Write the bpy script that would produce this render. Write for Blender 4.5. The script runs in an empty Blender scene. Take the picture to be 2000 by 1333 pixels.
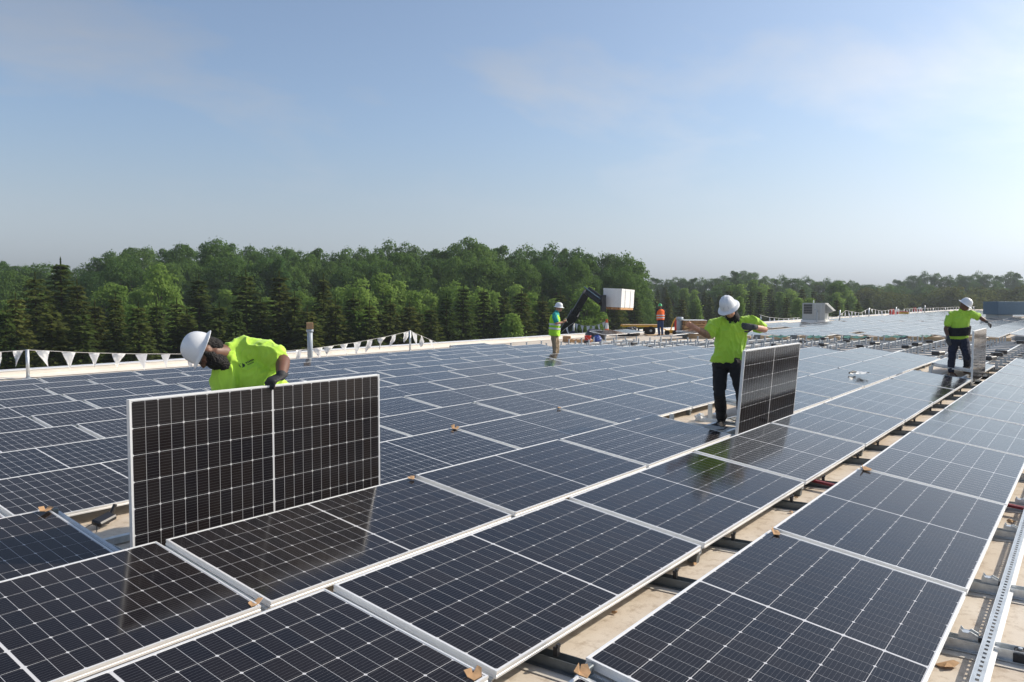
import bpy, bmesh, math, random
from mathutils import Vector, Matrix, Quaternion, noise
random.seed(7)
SC = bpy.context.scene
COL = SC.collection
R = math.radians

# ------------------------------------------------------------------ camera
CAM_H, FPX, YAW, PITCH, ROLL = 1.5543, 1523.8, 0.6453, -0.0538, 0.0019
FW = Vector((math.cos(YAW)*math.cos(PITCH), math.sin(YAW)*math.cos(PITCH), math.sin(PITCH)))
_rt = Vector((math.sin(YAW), -math.cos(YAW), 0)); _up = _rt.cross(FW)
RT = _rt*math.cos(ROLL) + _up*math.sin(ROLL); UP = RT.cross(FW)
CAM = Vector((0, 0, CAM_H))
cd = bpy.data.cameras.new('camera'); cam = bpy.data.objects.new('camera', cd); COL.objects.link(cam)
cd.sensor_width = 36.0; cd.lens = FPX/2000*36; cd.clip_start = 0.05; cd.clip_end = 6000
m3 = Matrix((RT, UP, -FW)).transposed()
cam.matrix_world = Matrix.Translation(CAM) @ m3.to_4x4()
SC.camera = cam

# ------------------------------------------------------------------ light
SUN_EL, SUN_AZ = R(36), R(-36)           # azimuth from +x towards +y
SD = Vector((math.cos(SUN_EL)*math.cos(SUN_AZ), math.cos(SUN_EL)*math.sin(SUN_AZ), math.sin(SUN_EL)))
w = bpy.data.worlds.new('World'); SC.world = w; w.use_nodes = True
nt = w.node_tree; nt.nodes.clear(); N = nt.nodes.new; LK = nt.links.new
sky = N('ShaderNodeTexSky'); sky.sky_type = 'NISHITA'; sky.sun_disc = False
sky.sun_elevation = SUN_EL; sky.sun_rotation = math.atan2(SD.x, SD.y)
sky.altitude = 200; sky.air_density = 1.0; sky.dust_density = 2.3; sky.ozone_density = 2.2
tc = N('ShaderNodeTexCoord'); sp = N('ShaderNodeSeparateXYZ'); LK(tc.outputs['Generated'], sp.inputs[0])
zz = N('ShaderNodeMath'); zz.operation = 'ADD'; zz.inputs[1].default_value = 0.16; LK(sp.outputs['Z'], zz.inputs[0])
zm = N('ShaderNodeMath'); zm.operation = 'MAXIMUM'; zm.inputs[1].default_value = 0.05; LK(zz.outputs[0], zm.inputs[0])
dv = N('ShaderNodeVectorMath'); dv.operation = 'DIVIDE'; LK(tc.outputs['Generated'], dv.inputs[0])
cb = N('ShaderNodeCombineXYZ'); [LK(zm.outputs[0], cb.inputs[i]) for i in range(3)]; LK(cb.outputs[0], dv.inputs[1])
mp = N('ShaderNodeMapping'); mp.inputs['Rotation'].default_value = (0, 0, R(25)); mp.inputs['Scale'].default_value = (0.75, 1.15, 0.0)
mp.inputs['Location'].default_value = (-2.4, 13.7, 0)
LK(dv.outputs[0], mp.inputs[0])
nz = N('ShaderNodeTexNoise'); nz.inputs['Scale'].default_value = 1.25; nz.inputs['Detail'].default_value = 10; nz.inputs['Roughness'].default_value = 0.56
nz.inputs['Distortion'].default_value = 0.25
LK(mp.outputs[0], nz.inputs['Vector'])
rp = N('ShaderNodeValToRGB'); rp.color_ramp.elements[0].position = 0.50; rp.color_ramp.elements[1].position = 0.70
LK(nz.outputs['Fac'], rp.inputs[0])
el_ = N('ShaderNodeMapRange'); el_.interpolation_type = 'SMOOTHSTEP'; el_.inputs[1].default_value = 0.06; el_.inputs[2].default_value = 0.24; LK(sp.outputs['Z'], el_.inputs[0])
ce = N('ShaderNodeMath'); ce.operation = 'MULTIPLY'; LK(rp.outputs['Color'], ce.inputs[0]); LK(el_.outputs[0], ce.inputs[1])
cf = N('ShaderNodeMath'); cf.operation = 'MULTIPLY'; cf.inputs[1].default_value = 0.55; LK(ce.outputs[0], cf.inputs[0])
bw = N('ShaderNodeRGBToBW'); LK(sky.outputs[0], bw.inputs[0])
cl = N('ShaderNodeVectorMath'); cl.operation = 'SCALE'; cl.inputs[0].default_value = (1.40, 1.33, 1.36); LK(bw.outputs[0], cl.inputs['Scale'])
mx = N('ShaderNodeMix'); mx.data_type = 'RGBA'
LK(cf.outputs[0], mx.inputs[0]); LK(sky.outputs[0], mx.inputs[6]); LK(cl.outputs[0], mx.inputs[7])
gr = N('ShaderNodeMix'); gr.data_type = 'RGBA'; gr.blend_type = 'MULTIPLY'; gr.inputs[0].default_value = 1.0; gr.inputs[7].default_value = (0.89, 0.985, 1.05, 1)   # slightly cooler air overall
hz_ = N('ShaderNodeMapRange'); hz_.interpolation_type = 'SMOOTHERSTEP'; hz_.inputs[1].default_value = 0.0; hz_.inputs[2].default_value = 0.25; hz_.inputs[3].default_value = 0.80; hz_.inputs[4].default_value = 0.0; LK(sp.outputs['Z'], hz_.inputs[0])
hc_ = N('ShaderNodeVectorMath'); hc_.operation = 'SCALE'; hc_.inputs[0].default_value = (0.98, 1.0, 1.09); LK(bw.outputs[0], hc_.inputs['Scale'])
hm_ = N('ShaderNodeMix'); hm_.data_type = 'RGBA'; LK(hz_.outputs[0], hm_.inputs[0]); LK(mx.outputs[2], hm_.inputs[6]); LK(hc_.outputs[0], hm_.inputs[7])
LK(hm_.outputs[2], gr.inputs[6])
bg = N('ShaderNodeBackground'); bg.inputs['Strength'].default_value = 0.14; hs_ = N('ShaderNodeHueSaturation'); hs_.inputs['Saturation'].default_value = 0.84; LK(gr.outputs[2], hs_.inputs['Color']); LK(hs_.outputs[0], bg.inputs['Color'])
ow = N('ShaderNodeOutputWorld'); LK(bg.outputs[0], ow.inputs['Surface'])
sl = bpy.data.lights.new('sun', 'SUN'); sl.energy = 4.3; sl.angle = R(0.9); sl.color = (1.0, 0.90, 0.76)
so = bpy.data.objects.new('sun', sl); COL.objects.link(so); so.rotation_euler = (-SD).to_track_quat('-Z', 'Y').to_euler()
so.location = SD*60
SC.view_settings.view_transform = 'Standard'; SC.view_settings.look = 'None'
SC.view_settings.exposure = 0.08; SC.view_settings.gamma = 1.0; SC.view_settings.use_curve_mapping = False

# ------------------------------------------------------------------ helpers
def P(x, y, d):
    """photo pixel + distance along the view axis -> world point"""
    return CAM + d*(FW + RT*((x-1000)/FPX) + UP*((666.5-y)/FPX))
SLOPE, V1 = -0.0345/1.457, 1.962
def roof_z(y): return SLOPE*(y-V1) - 0.13
def on_roof(x, y, off=0.0):
    d = FW + RT*((x-1000)/FPX) + UP*((666.5-y)/FPX)
    t = (-SLOPE*V1-0.13+off-CAM_H)/(d.z-SLOPE*d.y)
    return CAM + t*d
def depth(p): return (p-CAM).dot(FW)

def tag(o, label=None, cat=None, group=None, kind=None):
    if label: o['label'] = label
    if cat: o['category'] = cat
    if group: o['group'] = group
    if kind: o['kind'] = kind
    return o
def link(o, parent=None):
    COL.objects.link(o)
    if parent: o.parent = parent
    return o
def empty(name, loc=(0, 0, 0), rot=None):
    o = bpy.data.objects.new(name, None); o.location = loc; o.empty_display_size = 0.1
    if rot is not None: o.rotation_euler = rot
    return link(o)
def ob(name, data, parent=None, mat=None, loc=None, rot=None):
    if isinstance(data, bmesh.types.BMesh):
        me = bpy.data.meshes.new(name); data.to_mesh(me); data.free(); data = me
    if mat is not None and not data.materials: data.materials.append(mat)
    o = bpy.data.objects.new(name, data)
    if loc is not None: o.location = loc
    if rot is not None: o.rotation_euler = rot
    return link(o, parent)
def copy_tree(src, parent=None):
    c = src.copy(); COL.objects.link(c); c.parent = parent
    for ch in src.children: copy_tree(ch, c)
    return c
def BM(): return bmesh.new()
def box(bm, c, s, M=None, bevel=0):
    r = bmesh.ops.create_cube(bm, size=1)
    vs = r['verts']
    for v in vs:
        v.co = Vector((v.co.x*s[0]+c[0], v.co.y*s[1]+c[1], v.co.z*s[2]+c[2]))
    if bevel:
        es = list({e for v in vs for e in v.link_edges})
        rr = bmesh.ops.bevel(bm, geom=es, offset=bevel, segments=1, affect='EDGES')
        vs = list({v for f in rr['faces'] for v in f.verts} | {v for v in vs if v.is_valid})
    if M is not None:
        for v in vs: v.co = M @ v.co
    return vs
def tube(bm, pts, rad, seg=8, cap=True):
    pts = [Vector(p) for p in pts]
    if not isinstance(rad, (list, tuple)): rad = [rad]*len(pts)
    rings = []; prev = None
    for i, p in enumerate(pts):
        t = (pts[min(i+1, len(pts)-1)] - pts[max(i-1, 0)]).normalized()
        if prev is None:
            a = Vector((0, 0, 1)) if abs(t.z) < 0.9 else Vector((1, 0, 0))
            x = t.cross(a).normalized()
        else:
            x = (prev - t*prev.dot(t)).normalized()
        prev = x; y = t.cross(x)
        rings.append([bm.verts.new(p + rad[i]*(x*math.cos(2*math.pi*k/seg) + y*math.sin(2*math.pi*k/seg))) for k in range(seg)])
    for a, b in zip(rings, rings[1:]):
        for k in range(seg): bm.faces.new((a[k], a[(k+1) % seg], b[(k+1) % seg], b[k]))
    if cap:
        bm.faces.new(rings[0][::-1]); bm.faces.new(rings[-1])
    return rings
def lathe(bm, prof, seg=24, M=None, sx=1, sy=1):
    rings = []
    for r, z in prof:
        rings.append([bm.verts.new(Vector((r*sx*math.cos(2*math.pi*k/seg), r*sy*math.sin(2*math.pi*k/seg), z))) for k in range(seg)])
    for a, b in zip(rings, rings[1:]):
        for k in range(seg): bm.faces.new((a[k], a[(k+1) % seg], b[(k+1) % seg], b[k]))
    if prof[0][0] > 1e-6: bm.faces.new(rings[0][::-1])
    if prof[-1][0] > 1e-6: bm.faces.new(rings[-1])
    if M is not None:
        for rg in rings:
            for v in rg: v.co = M @ v.co
    return rings
def quad(bm, a, b, c, d):
    return bm.faces.new([bm.verts.new(Vector(p)) for p in (a, b, c, d)])
def shade(o, ang=None):
    for p in o.data.polygons: p.use_smooth = True
    return o
def frame_mat(o, x, y, z):
    """4x4 from origin and axes"""
    m = Matrix((x, y, z)).transposed().to_4x4(); m.translation = o
    return m

# ------------------------------------------------------------------ materials
def mat(name, col, rough=0.6, metal=0.0, bump=0, bscale=40, var=0.0, vscale=6, spec=0.5, coat=0, sheen=0, obj_var=0.0, bdist=0.02, stretch=None):
    m = bpy.data.materials.new(name); m.use_nodes = True
    t = m.node_tree; b = t.nodes['Principled BSDF']
    b.inputs['Base Color'].default_value = (*col, 1); b.inputs['Roughness'].default_value = rough
    b.inputs['Metallic'].default_value = metal; b.inputs['Specular IOR Level'].default_value = spec
    b.inputs['Coat Weight'].default_value = coat
    if sheen: b.inputs['Sheen Weight'].default_value = sheen
    co = t.nodes.new('ShaderNodeTexCoord')
    vec = co.outputs['Object']
    if stretch:
        mpn = t.nodes.new('ShaderNodeMapping'); mpn.inputs['Scale'].default_value = stretch
        t.links.new(vec, mpn.inputs[0]); vec = mpn.outputs[0]
    if var or obj_var:
        hs = t.nodes.new('ShaderNodeHueSaturation'); hs.inputs['Color'].default_value = (*col, 1)
        if var:
            n = t.nodes.new('ShaderNodeTexNoise'); n.inputs['Scale'].default_value = vscale; n.inputs['Detail'].default_value = 6
            n.inputs['Roughness'].default_value = 0.62
            t.links.new(vec, n.inputs['Vector'])
            mr = t.nodes.new('ShaderNodeMapRange'); mr.inputs[1].default_value = 0.25; mr.inputs[2].default_value = 0.75
            mr.inputs[3].default_value = 1-var; mr.inputs[4].default_value = 1+var
            t.links.new(n.outputs['Fac'], mr.inputs[0])
            last = mr.outputs[0]
        if obj_var:
            oi = t.nodes.new('ShaderNodeObjectInfo'); mr2 = t.nodes.new('ShaderNodeMapRange')
            mr2.inputs[3].default_value = 1-obj_var; mr2.inputs[4].default_value = 1+obj_var
            t.links.new(oi.outputs['Random'], mr2.inputs[0])
            if var:
                mu = t.nodes.new('ShaderNodeMath'); mu.operation = 'MULTIPLY'
                t.links.new(last, mu.inputs[0]); t.links.new(mr2.outputs[0], mu.inputs[1]); last = mu.outputs[0]
            else: last = mr2.outputs[0]
        t.links.new(last, hs.inputs['Value']); t.links.new(hs.outputs[0], b.inputs['Base Color'])
    if bump:
        n2 = t.nodes.new('ShaderNodeTexNoise'); n2.inputs['Scale'].default_value = bscale; n2.inputs['Detail'].default_value = 5
        t.links.new(vec, n2.inputs['Vector'])
        bp = t.nodes.new('ShaderNodeBump'); bp.inputs['Strength'].default_value = bump; bp.inputs['Distance'].default_value = bdist
        t.links.new(n2.outputs['Fac'], bp.inputs['Height']); t.links.new(bp.outputs[0], b.inputs['Normal'])
    return m
M = {}
M['alu'] = mat('anodised_aluminium', (0.84, 0.84, 0.83), 0.42, 0.35, var=0.06, vscale=9)
M['galv'] = mat('galvanised_steel', (0.58, 0.61, 0.63), 0.42, 0.7, var=0.18, vscale=25, bump=0.05, bscale=60)
M['strut'] = mat('weathered_zinc_strut', (0.36, 0.40, 0.44), 0.5, 0.5, var=0.2, vscale=12)
M['dsteel'] = mat('dark_coated_steel', (0.16, 0.18, 0.19), 0.5, 0.6, var=0.15, vscale=20)
M['rubber'] = mat('black_rubber', (0.018, 0.018, 0.02), 0.7, var=0.2, bump=0.2)
M['blackp'] = mat('black_plastic', (0.02, 0.02, 0.022), 0.42)
M['card'] = mat('cardboard', (0.44, 0.27, 0.14), 0.85, var=0.2, vscale=20, bump=0.1)
M['white'] = mat('white_paint', (0.78, 0.78, 0.76), 0.45, var=0.05)
M['pennant'] = mat('white_pennant_vinyl', (0.80, 0.80, 0.80), 0.5, var=0.05)
M['rope'] = mat('pale_rope', (0.62, 0.6, 0.55), 0.8)
M['redp'] = mat('red_plastic', (0.62, 0.035, 0.02), 0.4, var=0.08)
M['orangep'] = mat('orange_plastic', (0.80, 0.13, 0.02), 0.45, var=0.08)
M['yellow'] = mat('yellow_paint', (0.75, 0.42, 0.03), 0.45, var=0.12)
M['wood'] = mat('pallet_wood', (0.50, 0.29, 0.13), 0.8, var=0.3, vscale=9, bump=0.2, obj_var=0.25)
M['plank'] = mat('pale_plank_wood', (0.52, 0.37, 0.22), 0.8, var=0.15, vscale=7, obj_var=0.12)
M['bag'] = mat('black_bag_plastic', (0.02, 0.02, 0.022), 0.28, bump=0.9, bscale=9, bdist=0.06)
M['tarp'] = mat('blue_tarp', (0.02, 0.06, 0.28), 0.5, bump=0.5, bscale=10)
M['greytarp'] = mat('dark_grey_tarp', (0.05, 0.055, 0.07), 0.5, bump=0.6, bscale=6)
M['teal'] = mat('teal_sheet', (0.05, 0.24, 0.20), 0.55, var=0.2)
M['skin_d'] = mat('brown_skin', (0.15, 0.068, 0.040), 0.5, var=0.12, vscale=14, bump=0.08, bscale=90)
M['skin_l'] = mat('tan_skin', (0.50, 0.25, 0.16), 0.5, var=0.12, vscale=14, bump=0.08, bscale=90)
M['hair'] = mat('black_hair', (0.008, 0.006, 0.006), 0.75, bump=1.0, bscale=70, bdist=0.02)
M['shirt'] = mat('lime_cotton', (0.46, 0.74, 0.06), 0.85, var=0.05, vscale=9, bump=0.3, bscale=8, bdist=0.012, sheen=0.25)
M['vestg'] = mat('lime_vest_mesh', (0.42, 0.80, 0.03), 0.8, var=0.07, bump=0.4, bscale=7)
M['vesto'] = mat('orange_vest_mesh', (0.88, 0.14, 0.015), 0.8, var=0.07, bump=0.4, bscale=7)
M['reflect'] = mat('silver_reflective_tape', (0.55, 0.58, 0.58), 0.4, 0.3)
M['teeal'] = mat('teal_cotton', (0.02, 0.33, 0.31), 0.85, bump=0.3, bscale=8)
M['black_cloth'] = mat('black_cotton', (0.012, 0.012, 0.014), 0.9, bump=0.3, bscale=9, var=0.2)
M['denim'] = mat('dark_blue_denim', (0.016, 0.022, 0.045), 0.88, bump=0.3, bscale=9, var=0.25, vscale=8)
M['jeans'] = mat('blue_jeans', (0.03, 0.055, 0.13), 0.88, bump=0.3, bscale=9, var=0.2, vscale=8)
M['khaki'] = mat('khaki_cotton', (0.33, 0.25, 0.16), 0.9, bump=0.4, bscale=8, var=0.12, vscale=7)
M['boot_b'] = mat('black_boot_leather', (0.03, 0.029, 0.03), 0.6, bump=0.3, bscale=30, var=0.2)
M['boot_t'] = mat('brown_boot_leather', (0.12, 0.055, 0.025), 0.6, bump=0.3, bscale=30, var=0.2)
M['glove'] = mat('black_work_glove', (0.018, 0.019, 0.021), 0.7, bump=0.4, bscale=60)
M['glove_g'] = mat('grey_knit_glove', (0.07, 0.075, 0.08), 0.85, bump=0.4, bscale=60)
M['hat'] = mat('white_hard_hat_shell', (0.78, 0.79, 0.80), 0.28, var=0.03, vscale=12, coat=0.3)
M['hat_green'] = mat('green_hard_hat_shell', (0.03, 0.42, 0.12), 0.35)
M['sticker'] = mat('faded_sticker_print', (0.22, 0.25, 0.25), 0.5, var=0.5, vscale=60)
M['ink'] = mat('dark_shirt_print', (0.02, 0.05, 0.03), 0.8)
M['hvac'] = mat('grey_sheet_metal', (0.46, 0.47, 0.45), 0.55, 0.2, var=0.06)
M['hvac_b'] = mat('blue_grey_sheet_metal', (0.10, 0.17, 0.23), 0.55, 0.1, var=0.1)
M['pipe'] = mat('grey_pvc_pipe', (0.36, 0.41, 0.45), 0.45, var=0.08)
M['wrap'] = mat('white_carton_wrap', (0.80, 0.79, 0.77), 0.5, var=0.06, vscale=5, bump=0.2, bscale=6)
M['machine'] = mat('black_machine_paint', (0.022, 0.023, 0.026), 0.45, var=0.2)
M['tyre'] = mat('tyre_rubber', (0.016, 0.016, 0.016), 0.85, bump=0.3)
M['window'] = mat('dark_glass', (0.02, 0.025, 0.03), 0.08)
M['trunk'] = mat('bark', (0.09, 0.065, 0.045), 0.9, var=0.3, bump=0.6, bscale=14)

# roof membrane: pale, dusty, with water marks and dirt
def roof_material():
    m = bpy.data.materials.new('dusty_roof_membrane'); m.use_nodes = True; t = m.node_tree; b = t.nodes['Principled BSDF']
    co = t.nodes.new('ShaderNodeTexCoord')
    n1 = t.nodes.new('ShaderNodeTexNoise'); n1.inputs['Scale'].default_value = 1.1; n1.inputs['Detail'].default_value = 9; n1.inputs['Roughness'].default_value = 0.65
    n2 = t.nodes.new('ShaderNodeTexNoise'); n2.inputs['Scale'].default_value = 14; n2.inputs['Detail'].default_value = 8; n2.inputs['Roughness'].default_value = 0.7
    t.links.new(co.outputs['Object'], n1.inputs['Vector']); t.links.new(co.outputs['Object'], n2.inputs['Vector'])
    r1 = t.nodes.new('ShaderNodeValToRGB'); e = r1.color_ramp.elements
    e[0].position = 0.3; e[0].color = (0.52, 0.43, 0.33, 1); e[1].position = 0.72; e[1].color = (0.69, 0.63, 0.545, 1)
    t.links.new(n1.outputs['Fac'], r1.inputs[0])
    r2 = t.nodes.new('ShaderNodeValToRGB'); e = r2.color_ramp.elements
    e[0].position = 0.32; e[0].color = (0.62, 0.56, 0.5, 1); e[1].position = 0.5; e[1].color = (1, 1, 1, 1)
    t.links.new(n2.outputs['Fac'], r2.inputs[0])
    mx = t.nodes.new('ShaderNodeMix'); mx.data_type = 'RGBA'; mx.blend_type = 'MULTIPLY'; mx.inputs[0].default_value = 0.8
    t.links.new(r1.outputs[0], mx.inputs[6]); t.links.new(r2.outputs[0], mx.inputs[7])
    t.links.new(mx.outputs[2], b.inputs['Base Color']); b.inputs['Roughness'].default_value = 0.75
    bp = t.nodes.new('ShaderNodeBump'); bp.inputs['Strength'].default_value = 0.25; bp.inputs['Distance'].default_value = 0.01
    t.links.new(n2.outputs['Fac'], bp.inputs['Height']); t.links.new(bp.outputs[0], b.inputs['Normal'])
    return m
M['roof'] = roof_material()
M['parapet'] = mat('white_parapet_membrane', (0.70, 0.65, 0.58), 0.7, var=0.12, vscale=1.5, bump=0.2, bscale=5)
M['wallext'] = mat('outer_wall_cladding', (0.45, 0.44, 0.42), 0.7, var=0.05)
M['ground'] = mat('rough_grass_ground', (0.05, 0.075, 0.025), 0.95, var=0.4, vscale=0.3)

# ------------------------------------------------------------------ solar cell materials
PL, PW, PT = 2.094, 1.038, 0.035            # panel length, width, frame depth
CW, CH, CG, CC = 0.0830, 0.1660, 0.0025, 0.015  # half cell, gap, centre gap
def glass_finish(t, b):
    b.inputs['Roughness'].default_value = 0.30
    b.inputs['Specular IOR Level'].default_value = 0.0
    b.inputs['Coat Weight'].default_value = 1.0; b.inputs['Coat Roughness'].default_value = 0.10; b.inputs['Coat IOR'].default_value = 1.33
    co = t.nodes.new('ShaderNodeTexCoord'); oi = t.nodes.new('ShaderNodeObjectInfo'); ad = t.nodes.new('ShaderNodeVectorMath'); ad.operation = 'ADD'
    t.links.new(oi.outputs['Location'], ad.inputs[0]); t.links.new(co.outputs['Object'], ad.inputs[1])
    nz = t.nodes.new('ShaderNodeTexNoise'); nz.inputs['Scale'].default_value = 2.3; nz.inputs['Detail'].default_value = 7; nz.inputs['Roughness'].default_value = 0.65
    t.links.new(ad.outputs[0], nz.inputs['Vector'])
    mr = t.nodes.new('ShaderNodeMapRange'); mr.inputs[1].default_value = 0.3; mr.inputs[2].default_value = 0.72; mr.inputs[3].default_value = 0.07; mr.inputs[4].default_value = 0.17
    t.links.new(nz.outputs['Fac'], mr.inputs[0]); t.links.new(mr.outputs[0], b.inputs['Coat Roughness'])
    # thin settled dust
    src = b.inputs['Base Color'].links[0].from_socket if b.inputs['Base Color'].links else None
    dm = t.nodes.new('ShaderNodeMix'); dm.data_type = 'RGBA'; dm.inputs[7].default_value = (0.30, 0.27, 0.24, 1)
    if src: t.links.new(src, dm.inputs[6])
    else: dm.inputs[6].default_value = b.inputs['Base Color'].default_value
    m2 = t.nodes.new('ShaderNodeMapRange'); m2.inputs[1].default_value = 0.35; m2.inputs[2].default_value = 0.8; m2.inputs[3].default_value = 0.0; m2.inputs[4].default_value = 0.03
    t.links.new(nz.outputs['Fac'], m2.inputs[0]); t.links.new(m2.outputs[0], dm.inputs[0]); t.links.new(dm.outputs[2], b.inputs['Base Color'])
def cell_colour(t, vec_y):
    """dark cell with thin busbars running along the panel (vec_y: metres across the cell)"""
    def mth(op, a, bb=None):
        n = t.nodes.new('ShaderNodeMath'); n.operation = op
        for i, v in enumerate((a, bb)):
            if v is None: continue
            if isinstance(v, (int, float)): n.inputs[i].default_value = v
            else: t.links.new(v, n.inputs[i])
        return n.outputs[0]
    q = mth('MULTIPLY', vec_y, 9/CH); f = mth('FRACT', q); d = mth('ABSOLUTE', mth('SUBTRACT', f, 0.5))
    bus = mth('LESS_THAN', d, 0.036)
    oi = t.nodes.new('ShaderNodeObjectInfo')
    rmp = t.nodes.new('ShaderNodeMix'); rmp.data_type = 'RGBA'
    rmp.inputs[6].default_value = (0.0062, 0.0058, 0.0085, 1); rmp.inputs[7].default_value = (0.0115, 0.0085, 0.0085, 1)
    t.links.new(oi.outputs['Random'], rmp.inputs[0])
    mx = t.nodes.new('ShaderNodeMix'); mx.data_type = 'RGBA'
    t.links.new(bus, mx.inputs[0]); t.links.new(rmp.outputs[2], mx.inputs[6]); mx.inputs[7].default_value = (0.085, 0.085, 0.09, 1)
    return mx.outputs[2], mth
def make_cell_mat():
    m = bpy.data.materials.new('silicon_cell'); m.use_nodes = True; t = m.node_tree; b = t.nodes['Principled BSDF']
    uv = t.nodes.new('ShaderNodeUVMap'); uv.uv_map = 'm'; s = t.nodes.new('ShaderNodeSeparateXYZ'); t.links.new(uv.outputs[0], s.inputs[0])
    c, _ = cell_colour(t, s.outputs['Y']); t.links.new(c, b.inputs['Base Color']); glass_finish(t, b)
    return m
def make_sheet_mat():
    """whole panel face seen from further off: cells printed behind one glass"""
    m = bpy.data.materials.new('glazed_cell_sheet'); m.use_nodes = True; t = m.node_tree; b = t.nodes['Principled BSDF']
    uv = t.nodes.new('ShaderNodeUVMap'); uv.uv_map = 'm'; s = t.nodes.new('ShaderNodeSeparateXYZ'); t.links.new(uv.outputs[0], s.inputs[0])
    y0 = (PW-(6*CH+5*CG))/2
    n = t.nodes.new('ShaderNodeMath'); n.operation = 'SUBTRACT'; n.inputs[1].default_value = y0; t.links.new(s.outputs['Y'], n.inputs[0])
    ym = t.nodes.new('ShaderNodeMath'); ym.operation = 'FLOORED_MODULO'; ym.inputs[1].default_value = CH+CG; t.links.new(n.outputs[0], ym.inputs[0])
    c, mth = cell_colour(t, ym.outputs[0])
    ax = mth('SUBTRACT', mth('ABSOLUTE', s.outputs['X']), CC/2)
    xm = mth('FLOORED_MODULO', ax, CW+CG)
    gx = mth('MAXIMUM', mth('GREATER_THAN', xm, CW), mth('LESS_THAN', ax, 0.0))
    gy = mth('GREATER_THAN', ym.outputs[0], CH)
    x2 = mth('FLOORED_MODULO', ax, 2*(CW+CG))     # chamfers on every second column line
    dx = mth('MINIMUM', x2, mth('SUBTRACT', 2*(CW+CG)-CG, x2)); dy = mth('MINIMUM', ym.outputs[0], mth('SUBTRACT', CH, ym.outputs[0]))
    ch = mth('LESS_THAN', mth('ADD', dx, dy), 0.0072)
    out = mth('MAXIMUM', mth('GREATER_THAN', ax, 12*CW+11*CG), mth('MAXIMUM', mth('LESS_THAN', n.outputs[0], 0.0), mth('GREATER_THAN', n.outputs[0], 6*CH+5*CG)))
    g = mth('MAXIMUM', mth('MAXIMUM', gx, gy), mth('MAXIMUM', ch, out))
    mx = t.nodes.new('ShaderNodeMix'); mx.data_type = 'RGBA'
    t.links.new(g, mx.inputs[0]); t.links.new(c, mx.inputs[6]); mx.inputs[7].default_value = (0.60, 0.60, 0.61, 1)
    t.links.new(mx.outputs[2], b.inputs['Base Color']); glass_finish(t, b)
    return m
def make_back_mat():
    m = bpy.data.materials.new('white_backsheet_under_glass'); m.use_nodes = True; t = m.node_tree; b = t.nodes['Principled BSDF']
    b.inputs['Base Color'].default_value = (0.60, 0.60, 0.61, 1); glass_finish(t, b)
    return m
M['cell'] = make_cell_mat(); M['sheet'] = make_sheet_mat(); M['backsheet'] = make_back_mat()

# ================================================================== SETTING
GZ = -9.2
bm = BM(); quad(bm, (-900, -900, GZ), (900, -900, GZ), (900, 900, GZ), (-900, 900, GZ))
tag(ob('ground', bm, mat=M['ground']), kind='structure')
RX0, RX1, RY0, RY1 = -14.0, 215.0, -34.0, 23.6
bm = BM()
vs = [bm.verts.new((x, y, roof_z(y))) for x, y in ((RX0, RY0), (RX1, RY0), (RX1, RY1+0.05), (RX0, RY1+0.05))]
lo = [bm.verts.new((v.co.x, v.co.y, v.co.z-0.35)) for v in vs]
bm.faces.new(vs); bm.faces.new(lo[::-1])
for i in range(4): bm.faces.new((vs[i], lo[i], lo[(i+1) % 4], vs[(i+1) % 4]))
bmesh.ops.recalc_face_normals(bm, faces=bm.faces[:])
roof = tag(ob('roof', bm, mat=M['roof']), kind='structure')
# welded membrane laps: thin raised strips running along the roof
M['lap'] = mat('membrane_lap_strip', (0.60, 0.56, 0.50), 0.6, var=0.12, vscale=3)
lap_me = None
for i, y in enumerate([-1.32, 0.62, 2.9, 8.7, 14.6, 20.4, 22.3]):
    bm = BM(); box(bm, (0, 0, 0), (RX1-RX0-0.2, 0.09, 0.004)); 
    o = ob('membrane_lap', bm, roof, M['lap'], loc=((RX0+RX1)/2, y, roof_z(y)+0.004)); o.rotation_euler = (math.atan(SLOPE), 0, 0)
# building body under the roof
bm = BM(); box(bm, ((RX0+RX1)/2, (RY0+RY1)/2, (GZ+roof_z(24)-0.5)/2), (RX1-RX0-0.1, RY1-RY0+0.3, roof_z(24)-0.5-GZ))
tag(ob('warehouse_body', bm, mat=M['wallext']), 'pale warehouse walls under the roof edge', 'building')
# parapet: low membrane-covered upstand with a metal coping
par = empty('parapet', (0, RY1+0.2, roof_z(RY1)))
tag(par, 'low cream parapet wall along the far roof edge', 'parapet')
bm = BM(); box(bm, ((RX0+RX1)/2, 0.0, -0.10), (RX1-RX0, 0.36, 0.62)); ob('upstand', bm, par, M['parapet'])
bm = BM()
for v in ((-0.20, 0.21), ): pass
quadpts = [(RX0, -0.2, 0.0), (RX1, -0.2, 0.0)]
box(bm, ((RX0+RX1)/2, 0.02, 0.222), (RX1-RX0, 0.44, 0.02)); ob('coping', bm, par, M['alu'])
bm = BM(); a = [bm.verts.new(p) for p in ((RX0, -0.182, 0.10), (RX1, -0.182, 0.10), (RX1, -0.42, 0.02), (RX0, -0.42, 0.02))]; bm.faces.new(a)
ob('cant_strip', bm, par, M['parapet'])

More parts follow.
